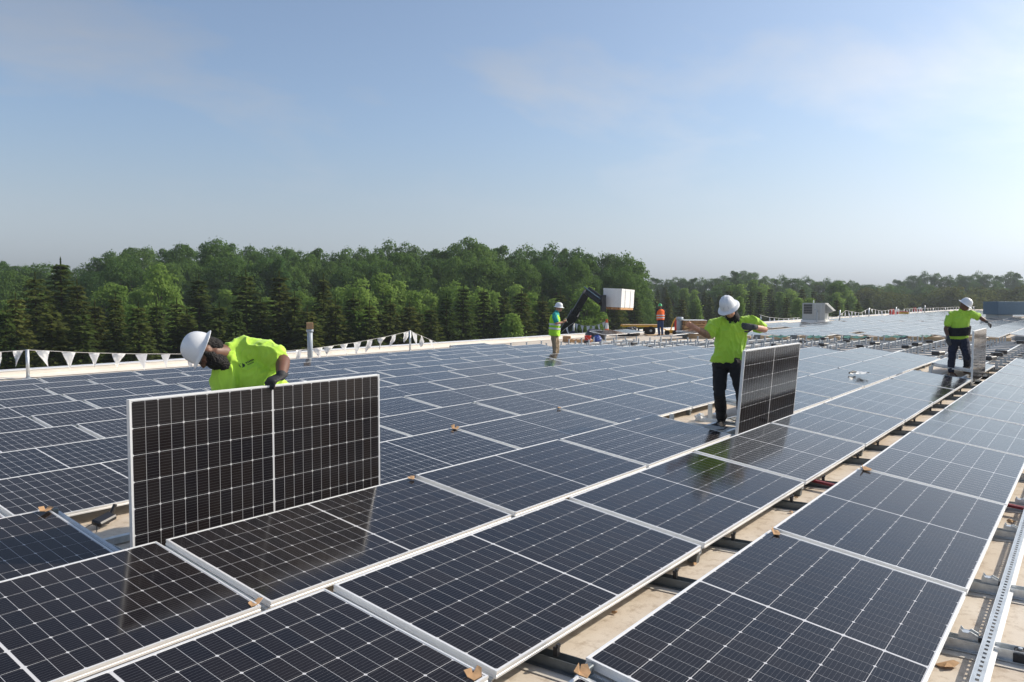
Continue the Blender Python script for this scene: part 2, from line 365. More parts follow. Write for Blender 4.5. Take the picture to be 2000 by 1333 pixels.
# ================================================================== SOLAR PANELS
TILT = 0.1327; UP_ = 2.153; RPITCH = 1.457
def row_v(r): return V1 + (r-1)*RPITCH
def row_z(r): return -0.0345*(r-1)
def frame_mesh():
    """mitred extrusion with a lip over the glass and a groove on the outer wall; z 0..PT, x centred, y 0..PW"""
    prof = [(0, 0), (0, 0.012), (0.0015, 0.0135), (0.0015, 0.022), (0, 0.0235), (0, PT), (0.0100, PT), (0.0100, PT-0.003), (0.003, PT-0.0035), (0.003, 0.002), (0.022, 0.002), (0.022, 0)]
    cs = [(-PL/2, 0, 1, 1), (PL/2, 0, -1, 1), (PL/2, PW, -1, -1), (-PL/2, PW, 1, -1)]
    bm = BM(); rings = [[bm.verts.new((cx+sx*i, cy+sy*i, z)) for i, z in prof] for cx, cy, sx, sy in cs]
    n = len(prof)
    for c in range(4):
        A, B = rings[c], rings[(c+1) % 4]
        for k in range(n): bm.faces.new((A[k], B[k], B[(k+1) % n], A[(k+1) % n]))
    bmesh.ops.recalc_face_normals(bm, faces=bm.faces[:])
    me = bpy.data.meshes.new('panel_frame'); bm.to_mesh(me); bm.free(); me.materials.append(M['alu']); return me
def sheet_mesh(name, m, z):
    bm = BM(); uvl = bm.loops.layers.uv.new('m')
    i = 0.003; f = quad(bm, (-PL/2+i, i, z), (PL/2-i, i, z), (PL/2-i, PW-i, z), (-PL/2+i, PW-i, z))
    for l in f.loops: l[uvl].uv = (l.vert.co.x, l.vert.co.y)
    me = bpy.data.meshes.new(name); bm.to_mesh(me); bm.free(); me.materials.append(m); return me
def back_mesh():
    bm = BM(); i = 0.003; quad(bm, (-PL/2+i, i, PT-0.0085), (-PL/2+i, PW-i, PT-0.0085), (PL/2-i, PW-i, PT-0.0085), (PL/2-i, i, PT-0.0085))
    me = bpy.data.meshes.new('backsheet'); bm.to_mesh(me); bm.free(); me.materials.append(M['white']); return me
def cell_mesh(side):
    c = 0.0075; a, h = CW, CH
    pts = [(c, 0), (a, 0), (a, h), (c, h), (0, h-c), (0, c)] if side == 0 else [(0, 0), (a-c, 0), (a, c), (a, h-c), (a-c, h), (0, h)]
    bm = BM(); uvl = bm.loops.layers.uv.new('m'); f = bm.faces.new([bm.verts.new((x, y, 0)) for x, y in pts])
    for l in f.loops: l[uvl].uv = (l.vert.co.x, l.vert.co.y)
    me = bpy.data.meshes.new('cell'); bm.to_mesh(me); bm.free(); me.materials.append(M['cell']); return me
ME_FRAME = frame_mesh(); ME_SHEET = sheet_mesh('glass_pane', M['sheet'], PT-0.0022); ME_BACKGL = sheet_mesh('glass_pane_clear', M['backsheet'], PT-0.0026)
ME_BACK = back_mesh(); ME_CELL = [cell_mesh(0), cell_mesh(1)]
def add_cells(pane):
    y0 = (PW-(6*CH+5*CG))/2
    for j in range(6):
        for s in (-1, 1):
            for k in range(12):
                x = s*(CC/2 + k*(CW+CG)) - (CW if s < 0 else 0)
                side = (k % 2) if s > 0 else 1-(k % 2)
                o = bpy.data.objects.new('cell', ME_CELL[side]); o.location = (x, y0+j*(CH+CG), PT-0.0021); o.parent = pane; COL.objects.link(o)
def panel(matrix, label, group, cells=False, back=False):
    e = bpy.data.objects.new('solar_panel', None); e.empty_display_size = 0.1; COL.objects.link(e); e.matrix_world = matrix
    tag(e, label, 'solar panel', group)
    o = bpy.data.objects.new('frame', ME_FRAME); o.parent = e; COL.objects.link(o)
    g = bpy.data.objects.new('glass_pane', ME_BACKGL if cells else ME_SHEET); g.parent = e; COL.objects.link(g)
    if cells: add_cells(g)
    b = bpy.data.objects.new('backsheet', ME_BACK); b.parent = e; COL.objects.link(b)
    if back:
        bm = BM(); box(bm, (0, PW*0.5, PT-0.02), (0.10, 0.06, 0.02)); ob('junction_box', bm, e, M['blackp'])
    return e
ORD = 'first second third fourth fifth sixth seventh eighth ninth tenth eleventh twelfth thirteenth fourteenth fifteenth sixteenth seventeenth eighteenth nineteenth twentieth'.split()
def ordn(n): return ORD[n-1] if n <= 20 else '%dth' % n
U0 = {0: 2.511, 1: 2.509, 2: 2.443, 3: 2.444, 4: 2.383, 5: 2.40, 6: 2.355, 7: 2.401, 8: 1.6, 9: 1.9, 10: 2.2, 11: 1.5, 12: 1.1, 13: 1.6}
KMAX = {0: 8, 1: 8, 2: 9}
HOLES = {(2, 3), (3, 0), (1, 7)}
NEAR = {(0, -1), (0, 0), (0, 1), (1, -1), (1, 0), (1, 1), (2, -1), (2, 0), (2, 1), (3, -1)}
def panel_matrix(u, r, jit=True):
    v, z = row_v(r), row_z(r)
    a = TILT + (random.uniform(-0.006, 0.006) if jit else 0); b = random.uniform(-0.004, 0.004) if jit else 0
    if r == 0: a += 0.012
    rot = Matrix.Rotation(b, 4, 'Y') @ Matrix.Rotation(a, 4, 'X')
    Mx = Matrix.Translation((u+PL/2, v, z)) @ rot @ Matrix.Translation((0, 0, -PT))
    return Mx
left_k = {}
N_IND = 0
def left_limit(r):
    # smallest u of row r inside the picture
    d = (FW + RT*(-1000/FPX)); return row_v(r)*d.x/d.y
rail_spots = []
for r in range(0, 14):
    kmax = KMAX.get(r, 10); k0 = None; n = 0
    lim = left_limit(r) - 2.6
    for k in range(-3, kmax+1):
        u = U0[r] + k*UP_
        if u < lim or (r < 3 and k < -1 and not (r in (1, 2) and k == -2)): continue
        if r == 13 and u < 21.3: continue
        rail_spots.append((r, u-0.03))
        if k == kmax: rail_spots.append((r, u+PL+0.03))
        if (r, k) in HOLES: continue
        n += 1
        where = 'rightmost row' if r == 0 else '%s row from the right' % ordn(r+1)
        end = '%s from the lower left in the %s' % (ordn(n), where)
        if (r, k) == (0, -1):
            Mx = Matrix.Translation((-0.01, -0.01, -0.042)) @ panel_matrix(u, r)
        else: Mx = panel_matrix(u+random.uniform(-0.006, 0.006), r)
        panel(Mx, 'dark solar panel, '+end, 'tilted panels installed in rows on the roof', cells=(r, k) in NEAR); N_IND += 1
# the three panels held upright
def standing(u, v, zb, lean, label, cells):
    # glass faces -y (camera side); lean>0 leans the top towards -y
    rot = Matrix.Rotation(math.pi/2 + lean, 4, 'X')
    e = panel(Matrix.Translation((u+PL/2, v, zb)) @ rot, label, 'panels held upright by workers', cells=cells, back=True); return e
standing(2.404, 4.80, -0.11, 0.0, 'upright solar panel held by the bending bearded worker at left', True)
standing(8.90, 3.40, -0.075, 0.075, 'upright solar panel beside the worker in black trousers', True)
standing(17.60, 1.98, -0.09, 0.0, 'upright solar panel held by the worker with the black back belt', False)

# the second field beyond the bare racking
random.seed(21)
Z2 = 38.6
far_bm = BM(); far_uv = far_bm.loops.layers.uv.new('m')
cand = []
for r in range(-14, 14):
    u = Z2 + random.uniform(-0.35, 0.35); n = 0
    while u < 150:
        n += 1
        p = Vector((u+1, row_v(r), 0)); d = depth(p)
        x = 1000 + FPX*(p-CAM).dot(RT)/d
        skip = x > 2120 or (63 < u < 75 and r in (12, 13)) or (79 < u < 93 and -4 < r < 6) or random.random() < 0.012 or (r > 9 and u < 52)
        if not skip: cand.append((d, r, u, n))
        u += UP_ + (1.5 if n % 14 == 0 else 0)
cand.sort()
n_far = 0
for d, r, u, n in cand:
    Mx = panel_matrix(u, r)
    if n_far < 300-N_IND-3 and d < 62:
        panel(Mx, 'small pale panel, %s along the %s far field row from the right' % (ordn(n), ordn(r+15)), 'panels of the far field'); n_far += 1
    else:
        vsf = [far_bm.verts.new(Mx @ Vector(c)) for c in ((-PL/2, 0, PT), (PL/2, 0, PT), (PL/2, PW, PT), (-PL/2, PW, PT))]
        vsl = [far_bm.verts.new(Mx @ Vector(c)) for c in ((-PL/2, 0, 0), (PL/2, 0, 0), (PL/2, PW, 0), (-PL/2, PW, 0))]
        f = far_bm.faces.new(vsf)
        for l, c in zip(f.loops, ((-PL/2, 0), (PL/2, 0), (PL/2, PW), (-PL/2, PW))): l[far_uv].uv = c
        for i in range(4):
            f = far_bm.faces.new((vsf[i], vsl[i], vsl[(i+1) % 4], vsf[(i+1) % 4])); f.material_index = 1
        f = far_bm.faces.new(vsl[::-1]); f.material_index = 2
fo = ob('far_solar_panels', far_bm, mat=M['sheet']); fo.data.materials.append(M['alu']); fo.data.materials.append(M['white'])
tag(fo, 'distant mass of pale solar panels covering the far roof', 'solar panels', kind='stuff')

# ================================================================== RACKING
# rails under the seams between panels
def rail_meshes():
    bm = BM(); w2 = 0.046
    prof = [(-w2, 0), (-w2, -0.006), (-0.018, -0.006), (-0.018, -0.034), (0.018, -0.034), (0.018, -0.006), (w2, -0.006), (w2, 0), (0.024, 0), (0.024, -0.002), (0.013, -0.002), (0.013, -0.028), (-0.013, -0.028), (-0.013, -0.002), (-0.024, -0.002), (-0.024, 0)]
    A = [bm.verts.new((x, 0.012, z)) for x, z in prof]; B = [bm.verts.new((x, PW-0.004, z)) for x, z in prof]
    n = len(prof)
    for k in range(n): bm.faces.new((A[k], B[k], B[(k+1) % n], A[(k+1) % n]))
    bm.faces.new(A[::-1]); bm.faces.new(B); bmesh.ops.recalc_face_normals(bm, faces=bm.faces[:])
    rail = bpy.data.meshes.new('channel'); bm.to_mesh(rail); bm.free(); rail.materials.append(M['galv'])
    bm = BM(); box(bm, (0, 0.05, -0.065), (0.05, 0.06, 0.062)); low = bpy.data.meshes.new('front_foot'); bm.to_mesh(low); bm.free(); low.materials.append(M['dsteel'])
    bm = BM(); box(bm, (0, PW-0.03, -0.12), (0.035, 0.035, 0.172)); box(bm, (0, PW-0.03, -0.215), (0.16, 0.16, 0.02)); hi = bpy.data.meshes.new('rear_post'); bm.to_mesh(hi); bm.free(); hi.materials.append(M['galv'])
    bm = BM(); box(bm, (0, PW-0.03, 0.017), (0.045, 0.03, 0.043), bevel=0.004); clp = bpy.data.meshes.new('clamp'); bm.to_mesh(clp); bm.free(); clp.materials.append(M['dsteel'])
    return rail, low, hi, clp
RAILS = rail_meshes()
nrow = {}
for r, u in rail_spots:
    e = bpy.data.objects.new('mounting_rail', None); COL.objects.link(e); e.empty_display_size = 0.1
    e.matrix_world = Matrix.Translation((u, row_v(r), row_z(r))) @ Matrix.Rotation(TILT, 4, 'X') @ Matrix.Translation((0, 0, -PT-0.001))
    nrow[r] = nrow.get(r, 0)+1
    where = 'rightmost row' if r == 0 else '%s row from the right' % ordn(r+1)
    tag(e, 'silver rail under the %s panel seam of the %s' % (ordn(nrow[r]), where), 'rail', 'rails under the panel seams')
    for nm, me in zip(('channel', 'front_foot', 'rear_post', 'clamp'), RAILS):
        if nm == 'clamp' and (r in (1, 2) and u < 9): continue
        o = bpy.data.objects.new(nm, me); o.parent = e; COL.objects.link(o)

# roof brackets: cross channels lying on pads in the aisles, with a clip that holds the low edge
def bracket_meshes():
    d = {}
    def mk(nm, bm, m): me = bpy.data.meshes.new(nm); bm.to_mesh(me); bm.free(); me.materials.append(m); d[nm] = me
    bm = BM(); box(bm, (0, -0.10, 0.004), (0.22, 0.60, 0.004)); mk('slip_sheet', bm, M['lap'])
    for nm, m in (('channel', M['galv']), ('dark_channel', M['dsteel'])):
        bm = BM()   # hat channel running across the aisle
        for x in (-0.034, 0.034): box(bm, (x, -0.06, 0.034), (0.003, 0.52, 0.048))
        box(bm, (0, -0.06, 0.011), (0.11, 0.52, 0.004)); mk(nm, bm, m)
    bm = BM(); box(bm, (0, -0.275, 0.029), (0.10, 0.10, 0.044), bevel=0.004)
    mk('end_block', bm, M['rubber'])
    bm = BM()
    for y in (-0.25, -0.30): lathe(bm, [(0.0, 0.060), (0.009, 0.059), (0.009, 0.050)][::-1], 8, Matrix.Translation((0.015*(1 if y > -0.28 else -1), y, 0)))
    mk('bolt', bm, M['galv'])
    bm = BM()   # upright clip: two ears and a bridge
    for x in (-0.020, 0.020):
        a = [bm.verts.new((x, y, z)) for y, z in ((-0.085, 0.055), (-0.005, 0.055), (-0.005, 0.085), (-0.012, 0.108), (-0.024, 0.092), (-0.045, 0.092), (-0.055, 0.100), (-0.085, 0.085))]
        b = [bm.verts.new((x+0.003, v.co.y, v.co.z)) for v in a]
        bm.faces.new(a); bm.faces.new(b[::-1])
        for k in range(8): bm.faces.new((a[k], b[k], b[(k+1) % 8], a[(k+1) % 8]))
    box(bm, (0, -0.034, 0.088), (0.046, 0.035, 0.006)); mk('clip', bm, M['galv'])
    bm = BM(); box(bm, (0.0, -0.10, 0.066), (0.035, 0.028, 0.022), bevel=0.004); mk('knob', bm, M['blackp'])
    bm = BM(); box(bm, (0.0, -0.012, 0.078), (0.03, 0.022, 0.045), bevel=0.003); box(bm, (0.0, -0.022, 0.105), (0.022, 0.012, 0.016)); mk('edge_clip', bm, M['blackp'])
    return d
BR = bracket_meshes()
def bracket(u, r, label, group, dark=False, lift=0.0):
    e = empty('roof_bracket', (u, row_v(r)-0.02, roof_z(row_v(r))+lift)); e.rotation_euler = (math.atan(SLOPE), 0, 0)
    tag(e, label, 'bracket', group)
    for nm in (('slip_sheet', 'dark_channel', 'edge_clip') if dark else ('slip_sheet', 'channel', 'end_block', 'clip', 'knob')):
        o = bpy.data.objects.new(nm.replace('dark_', ''), BR[nm]); o.parent = e; COL.objects.link(o)
        if nm == 'end_block':
            q = bpy.data.objects.new('bolt', BR['bolt']); q.parent = o; COL.objects.link(q)
    return e
i = 0
for k in range(0, 5):
    for off in (0.40, 1.65):
        u = U0[0]+k*UP_+off
        if u < 2.8: continue
        i += 1; bracket(u, 0, '%s roof bracket from the bottom along the right edge of the rightmost row' % ordn(i), 'brackets along the right edge')
i = 0
for k in range(-1, 9):
    for off in (0.40, 1.65):
        u = U0[1]+k*UP_+off
        i += 1; bracket(u, 1, '%s dark bracket from the bottom in the narrow beige aisle' % ordn(i), 'brackets in the beige aisle', dark=True)
for (r, k, nm) in ((2, 3, 'the gap where the worker in black trousers stands'), (3, 0, 'the gap behind the upright panel at left'), (1, 7, 'the gap under the worker with the back belt')):
    for j, off in enumerate((0.40, 1.65)):
        bracket(U0[r]+k*UP_+off, r, '%s roof bracket in %s' % (('left', 'right')[j], nm), 'brackets in the open gaps')
        if r == 3: continue
        # channel that carries the missing panel's upper edge
        e = empty('support_post', (U0[r]+k*UP_+off, row_v(r)+0.98, roof_z(row_v(r)+0.98))); tag(e, '%s galvanised post standing in %s' % (('left', 'right')[j], nm), 'post', 'posts in the open gaps')
        bm = BM()
        for x in (-0.018, 0.018): box(bm, (x, 0, 0.13), (0.004, 0.05, 0.24))
        box(bm, (0, 0.024, 0.13), (0.032, 0.004, 0.24)); ob('upright', bm, e, M['galv'])
        bm = BM(); box(bm, (0, 0, 0.010), (0.16, 0.20, 0.008)); ob('base_plate', bm, e, M['galv'])
    # long rails on the roof inside the gap
    for j, dy in enumerate((0.30, 0.72)):
        e = empty('floor_rail', (U0[r]+k*UP_+PL/2, row_v(r)+dy, roof_z(row_v(r)+dy)+0.035)); tag(e, '%s pale steel rail lying in %s' % (('nearer', 'farther')[j], nm), 'rail', 'rails in the open gaps')
        bm = BM(); box(bm, (0, 0, 0.022), (2.0, 0.05, 0.006)); ob('web', bm, e, M['galv'])
        bm = BM()
        for y in (-0.024, 0.024): box(bm, (0, y, 0.0), (2.0, 0.004, 0.042))
        ob('flange', bm, e, M['galv'])

    for j, off in enumerate((0.10, 0.85, 1.32)):
        yy = row_v(r)+0.50
        e = empty('cross_rail', (U0[r]+k*UP_+off, yy, roof_z(yy)+0.012)); e.rotation_euler = (0.035, 0, 0); tag(e, '%s grey cross rail lying in %s' % (ordn(j+1), nm), 'rail', 'cross rails in the open gaps')
        bm = BM(); box(bm, (0, 0, 0.014), (0.09, 0.95, 0.005)); ob('web', bm, e, M['strut'])
        bm = BM()
        for x in (-0.044, 0.044): box(bm, (x, 0, 0.030), (0.004, 0.95, 0.036))
        ob('flange', bm, e, M['galv'])
    e = tag(empty('loose_cable', (U0[r]+k*UP_+0.2, row_v(r)+0.35, roof_z(row_v(r)+0.35)+0.012)), 'loose black cable lying in %s' % nm, 'cable', 'cables in the open gaps')
    bm = BM(); tube(bm, [(0.12*q, 0.10*math.sin(q*1.3)+0.04*q*0.5, 0.07+0.015*math.sin(q*2.1)) for q in range(13)], 0.007, 6); shade(ob('sheath', bm, e, M['blackp']))

# slotted strut running beside the rightmost row
e = empty('slotted_strut', (5.6, 0.37, roof_z(0.37)+0.075)); e.rotation_euler = (0.12, 0, 0.008); e.scale = (1, 0.64, 0.8)
tag(e, 'long slotted steel strut lying along the right roof edge', 'strut')
bm = BM()
for y in (-0.0225, 0.0225): box(bm, (0, y, 0), (6.4, 0.023, 0.004))
for k in range(129):
    box(bm, (-3.2+k*0.05, 0, 0), (0.026, 0.0225, 0.004))
ob('slotted_web', bm, e, M['strut'])
bm = BM(); box(bm, (0, -0.036, -0.018), (6.4, 0.004, 0.040)); box(bm, (0, -0.052, -0.037), (6.4, 0.030, 0.003)); ob('sunlit_white_flange', bm, e, M['white'])  # outer flange: sunlight on the steel put into its colour as white
bm = BM(); box(bm, (0, 0.036, -0.018), (6.4, 0.004, 0.040)); ob('inner_flange', bm, e, M['galv'])

# cardboard corner protectors left on panel corners
def cardboard(p, yaw, s, label, curl=0.5):
    e = tag(empty('cardboard_corner', p, (0, 0, yaw)), label, 'cardboard', 'cardboard corner protectors')
    bm = BM(); h = 0.5*s
    jr = random.Random(int(s*1e5)+len(label)); jt = {}
    def flap(pts):
        pts = [jt.setdefault(q, (q[0]*jr.uniform(0.7, 1.3), q[1]*jr.uniform(0.7, 1.4), q[2]*jr.uniform(0.5, 1.6)+jr.uniform(0, 0.05))) for q in pts]
        top = [bm.verts.new(Vector(q)*s) for q in pts]; low = [bm.verts.new(Vector(q)*s-Vector((0, 0, 0.004))) for q in pts]
        bm.faces.new(top); bm.faces.new(low[::-1])
        for i in range(len(pts)): bm.faces.new((top[i], low[i], low[(i+1) % len(pts)], top[(i+1) % len(pts)]))
    flap([(-0.6, -0.35, 0.02), (0.05, -0.4, 0.03), (0.0, 0.1, 0.03), (-0.55, 0.12, 0.05)])
    flap([(0.05, -0.4, 0.03), (0.62, -0.2, 0.12), (0.55, 0.22, 0.16), (0.0, 0.1, 0.03)])
    flap([(-0.55, 0.12, 0.05), (0.0, 0.1, 0.03), (0.05, 0.25, 0.45*curl), (-0.5, 0.3, 0.5*curl)])
    bmesh.ops.recalc_face_normals(bm, faces=bm.faces[:]); ob('folded_sheet', bm, e, M['card'])
def corner(r, k, far, side=1, dx=0.0):
    u = U0[r]+k*UP_ + (PL if side else 0) + dx
    c, s = math.cos(TILT), math.sin(TILT)
    return Vector((u, row_v(r)+(PW*c if far else 0), row_z(r)+(PW*s if far else 0)+0.004))
cb_list = [(1, -1, 0, 'in the bottom middle at the end of the beige aisle', 0.10), (2, -1, 0, 'on the seam in front of the left upright panel', 0.085), (2, 0, 1, 'right of the left upright panel on the row behind', 0.075),
           (3, -1, 1, 'at the panel corner left of the upright panel', 0.10), (3, 1, 1, 'standing up in the middle of the blue panels', 0.10), (0, 0, 1, 'on the middle seam of the rightmost row', 0.07),
           (0, 1, 1, 'on the upper seam of the rightmost row beside the aisle', 0.12), (0, -1, 1, 'crumpled on the lowest panel of the rightmost row', 0.09), (6, -1, 1, 'small on a far blue panel corner at left', 0.1),
           (7, -2, 1, 'smaller one at the far left edge', 0.1), (3, 2, 1, 'crumpled near the middle of the array', 0.08)]
random.seed(3)
for r, k, far, txt, s in cb_list:
    p = corner(r, k, far); p.x += random.uniform(-0.05, 0.02); p.y += (-0.05 if far else 0.05)
    cardboard(p, random.uniform(-0.4, 0.6), s*0.8, 'torn tan cardboard piece '+txt, random.uniform(0.2, 1.2))

# ================================================================== BARE RACKING beyond the installed rows
random.seed(5)
def rk_meshes():
    d = {}
    def mk(nm, bm, m): me = bpy.data.meshes.new(nm); bm.to_mesh(me); bm.free(); me.materials.append(m); d[nm] = me
    bm = BM(); box(bm, (0, 0.45, 0.05), (0.06, 1.36, 0.006)); box(bm, (-0.028, 0.45, 0.03), (0.004, 1.36, 0.045)); box(bm, (0.028, 0.45, 0.03), (0.004, 1.36, 0.045)); mk('channel', bm, M['strut'])
    bm = BM(); box(bm, (0, 0.0, 0.10), (0.05, 0.06, 0.10)); mk('low_clip', bm, M['strut'])
    bm = BM(); box(bm, (0, 0.98, 0.16), (0.04, 0.05, 0.22)); box(bm, (0, 0.98, 0.275), (0.08, 0.07, 0.012)); mk('high_post', bm, M['strut'])
    bm = BM(); box(bm, (0, -0.2, 0.02), (0.12, 0.25, 0.04)); mk('rubber_pad', bm, M['rubber'])
    bm = BM(); box(bm, (0, 0.0, 0.0), (0.34, 0.24, 0.11), bevel=0.02); mk('body', bm, M['blackp'])
    return d
RK = rk_meshes()
nr = 0; nb = 0
for r in range(0, 13):
    u0 = U0[r] + (KMAX.get(r, 10)+1)*UP_
    uend = 37.2 if r < 10 else 34.0
    e = empty('long_rail', ((u0+uend)/2+0.1, row_v(r)+0.30, roof_z(row_v(r)+0.3)+0.085)); tag(e, 'long pale rail of bare racking, %s from the right' % ordn(r+1), 'rail', 'long rails of the bare racking')
    bm = BM(); box(bm, (0, 0, 0), (uend-u0-0.1, 0.035, 0.035), bevel=0.004); ob('web', bm, e, M['galv'])
    u = u0+0.35; j = 0
    while u < uend-0.2:
        c = empty('racking_crossbar', (u, row_v(r), roof_z(row_v(r)))); nr += 1; j += 1
        tag(c, 'bare steel crossbar, %s along the %s open row from the right' % (ordn(j), ordn(r+1)), 'crossbar', 'crossbars of the bare racking')
        for nm in ('channel', 'low_clip', 'high_post', 'rubber_pad'):
            o = bpy.data.objects.new(nm, RK[nm]); o.parent = c; COL.objects.link(o)
        if random.random() < 0.27:
            nb += 1
            q = empty('optimizer_box', (u+random.uniform(0.15, 0.5), row_v(r)+0.30, roof_z(row_v(r))+0.165)); q.rotation_euler = (0, 0, random.uniform(-0.4, 0.4))
            tag(q, 'black optimizer box, %s along the %s open row from the right' % (ordn(j), ordn(r+1)), 'optimizer', 'optimizers on the bare racking')
            o = bpy.data.objects.new('body', RK['body']); o.parent = q; COL.objects.link(o)
            bm = BM(); tube(bm, [(0.15, 0, 0), (0.26, 0.05, -0.02), (0.33, 0.16, -0.06), (0.42, 0.14, -0.06)], 0.012, 6); ob('cable', bm, q, M['blackp'])
        u += 1.076 if j % 2 else 1.077
# planks and dark ballast blocks at the start of the far field
y = -6.0; j = 0
while y < 16.5:
    j += 1; L = random.uniform(1.3, 2.3)
    e = empty('timber_sleeper', (Z2-0.75+random.uniform(-0.05, 0.05), y+L/2, roof_z(y+L/2))); tag(e, 'pale timber sleeper, %s from the right before the far field' % ordn(j), 'timber', 'timber sleepers')
    bm = BM(); box(bm, (0, 0, 0.09), (0.14, L-0.06, 0.17), bevel=0.008); ob('beam', bm, e, M['plank'])
    e = empty('ballast_block', (Z2-0.55, y+L+0.15, roof_z(y+L))); tag(e, 'dark ballast block, %s from the right between the timbers' % ordn(j), 'block', 'ballast blocks')
    bm = BM(); box(bm, (0, 0, 0.11), (0.30, 0.36, 0.20), bevel=0.012); ob('block', bm, e, M['dsteel'])
    y += L + 0.42
for j, (x0, x1, yy) in enumerate(((1574, 1612, 668), (1645, 1690, 669), (1722, 1768, 668), (1795, 1818, 667), (1500, 1540, 667))):
    a, b = on_roof(x0, yy), on_roof(x1, yy); c = (a+b)/2
    e = empty('teal_sheet', (c.x, c.y, c.z)); tag(e, 'strip of teal sheeting on the bare racking, %s from the left' % ordn((2, 3, 4, 5, 1)[j]), 'sheeting', 'teal sheeting strips')
    d = (b-a); bm = BM(); n = 8
    for i in range(n):
        f0, f1 = i/n-0.5, (i+1)/n-0.5
        z0, z1 = 0.20+0.03*math.sin(i*1.9), 0.20+0.03*math.sin((i+1)*1.9)
        quad(bm, (d.x*f0-0.4, d.y*f0, z0), (d.x*f1-0.4, d.y*f1, z1), (d.x*f1+0.4, d.y*f1, z1+0.05), (d.x*f0+0.4, d.y*f0, z0+0.05))
    bmesh.ops.solidify(bm, geom=bm.faces[:], thickness=0.01); ob('sheet', bm, e, M['teal'])

# loose panels leaning on the racking near the cart
for j, (x, y, tl, yw) in enumerate(((1245, 660, 0.12, 0.1), (1330, 664, -0.1, 0.05), (1205, 664, 0.16, -0.05), (1372, 661, 0.09, 0.0))):
    p = on_roof(x, y)
    panel(Matrix.Translation(p+Vector((0, 0, 0.26))) @ Matrix.Rotation(yw, 4, 'Z') @ Matrix.Rotation(tl, 4, 'X'), 'loose grey panel lying on the bare racking, %s from the left, near the cart' % ordn((2, 3, 1, 4)[j]), 'loose panels by the cart')

# ================================================================== PEOPLE
V = Vector
def remesh(bm, name, voxel, smooth=6, disp=None):
    me = bpy.data.meshes.new(name); bm.to_mesh(me); bm.free()
    o = bpy.data.objects.new(name, me); COL.objects.link(o)
    m = o.modifiers.new('r', 'REMESH'); m.mode = 'VOXEL'; m.voxel_size = voxel; m.use_smooth_shade = True
    s = o.modifiers.new('s', 'SMOOTH'); s.factor = 0.5; s.iterations = smooth
    dg = bpy.context.evaluated_depsgraph_get(); out = bpy.data.meshes.new_from_object(o.evaluated_get(dg))
    bpy.data.objects.remove(o); bpy.data.meshes.remove(me); out.name = name
    if disp:
        ns = [v.normal.copy() for v in out.vertices]
        for v, n in zip(out.vertices, ns): v.co += n*disp(v.co)
    for p in out.polygons: p.use_smooth = True
    return out
def loft(bm, rings, seg=18):
    """rings: (centre, axis_a, axis_b, ra, rb); closed with caps"""
    vs = [[bm.verts.new(c + a*(ra*math.cos(2*math.pi*k/seg)) + b*(rb*math.sin(2*math.pi*k/seg))) for k in range(seg)] for c, a, b, ra, rb in rings]
    for A, B in zip(vs, vs[1:]):
        for k in range(seg): bm.faces.new((A[k], A[(k+1) % seg], B[(k+1) % seg], B[k]))
    bm.faces.new(vs[0][::-1]); bm.faces.new(vs[-1])
    bmesh.ops.recalc_face_normals(bm, faces=bm.faces[:])
def limb(bm, pts, rad, wide=None, flat=1.0, seg=16):
    """tapered limb with rounded ends; wide = direction of the larger cross axis, flat = other axis ratio"""
    pts = [Vector(p) for p in pts]
    rings = []
    def fr(t):
        a = wide if wide is not None else (Vector((0, 0, 1)) if abs(t.z) < 0.85 else RT)
        a = (a - t*a.dot(t))
        if a.length < 1e-4: a = t.orthogonal()
        a.normalize(); return a, t.cross(a)
    P2, R2 = [], []
    for i in range(len(pts)-1):                   # subdivide
        for s in range(4):
            f = s/4; P2.append(pts[i].lerp(pts[i+1], f)); R2.append(rad[i]*(1-f)+rad[i+1]*f)
    P2.append(pts[-1]); R2.append(rad[-1])
    t0 = (P2[1]-P2[0]).normalized(); t1 = (P2[-1]-P2[-2]).normalized()
    for th in (80, 55, 28):
        a, b = fr(t0); rings.append((P2[0]-t0*R2[0]*math.sin(R(th)), a, b, R2[0]*math.cos(R(th)), R2[0]*flat*math.cos(R(th))))
    for i, p in enumerate(P2):
        t = (P2[min(i+1, len(P2)-1)]-P2[max(i-1, 0)]).normalized(); a, b = fr(t); rings.append((p, a, b, R2[i], R2[i]*flat))
    for th in (28, 55, 80):
        a, b = fr(t1); rings.append((P2[-1]+t1*R2[-1]*math.sin(R(th)), a, b, R2[-1]*math.cos(R(th)), R2[-1]*flat*math.cos(R(th))))
    loft(bm, rings, seg)
def ell(bm, c, ax, ay, az, rx, ry, rz):
    r = bmesh.ops.create_uvsphere(bm, u_segments=18, v_segments=12, radius=1)
    for v in r['verts']: v.co = Vector(c) + ax*(v.co.x*rx) + ay*(v.co.y*ry) + az*(v.co.z*rz)
def folds(amp, sc, seed=0, stretch=(1, 1, 1)):
    off = Vector((seed*7.1, seed*3.3, seed*1.7))
    def f(co):
        q = Vector((co.x*stretch[0], co.y*stretch[1], co.z*stretch[2]))*sc + off
        w_ = noise.noise(q*0.6)*1.3
        q = q + Vector((w_, w_, -w_))
        a = max(0.0, 1-3.2*abs(noise.noise(q))); b = max(0.0, 1-3.0*abs(noise.noise(q*1.9+Vector((5, 5, 5)))))
        return amp*(a*a*0.9 + 0.45*b*b - 0.35) + amp*0.4*noise.noise(q*0.5)
    return f
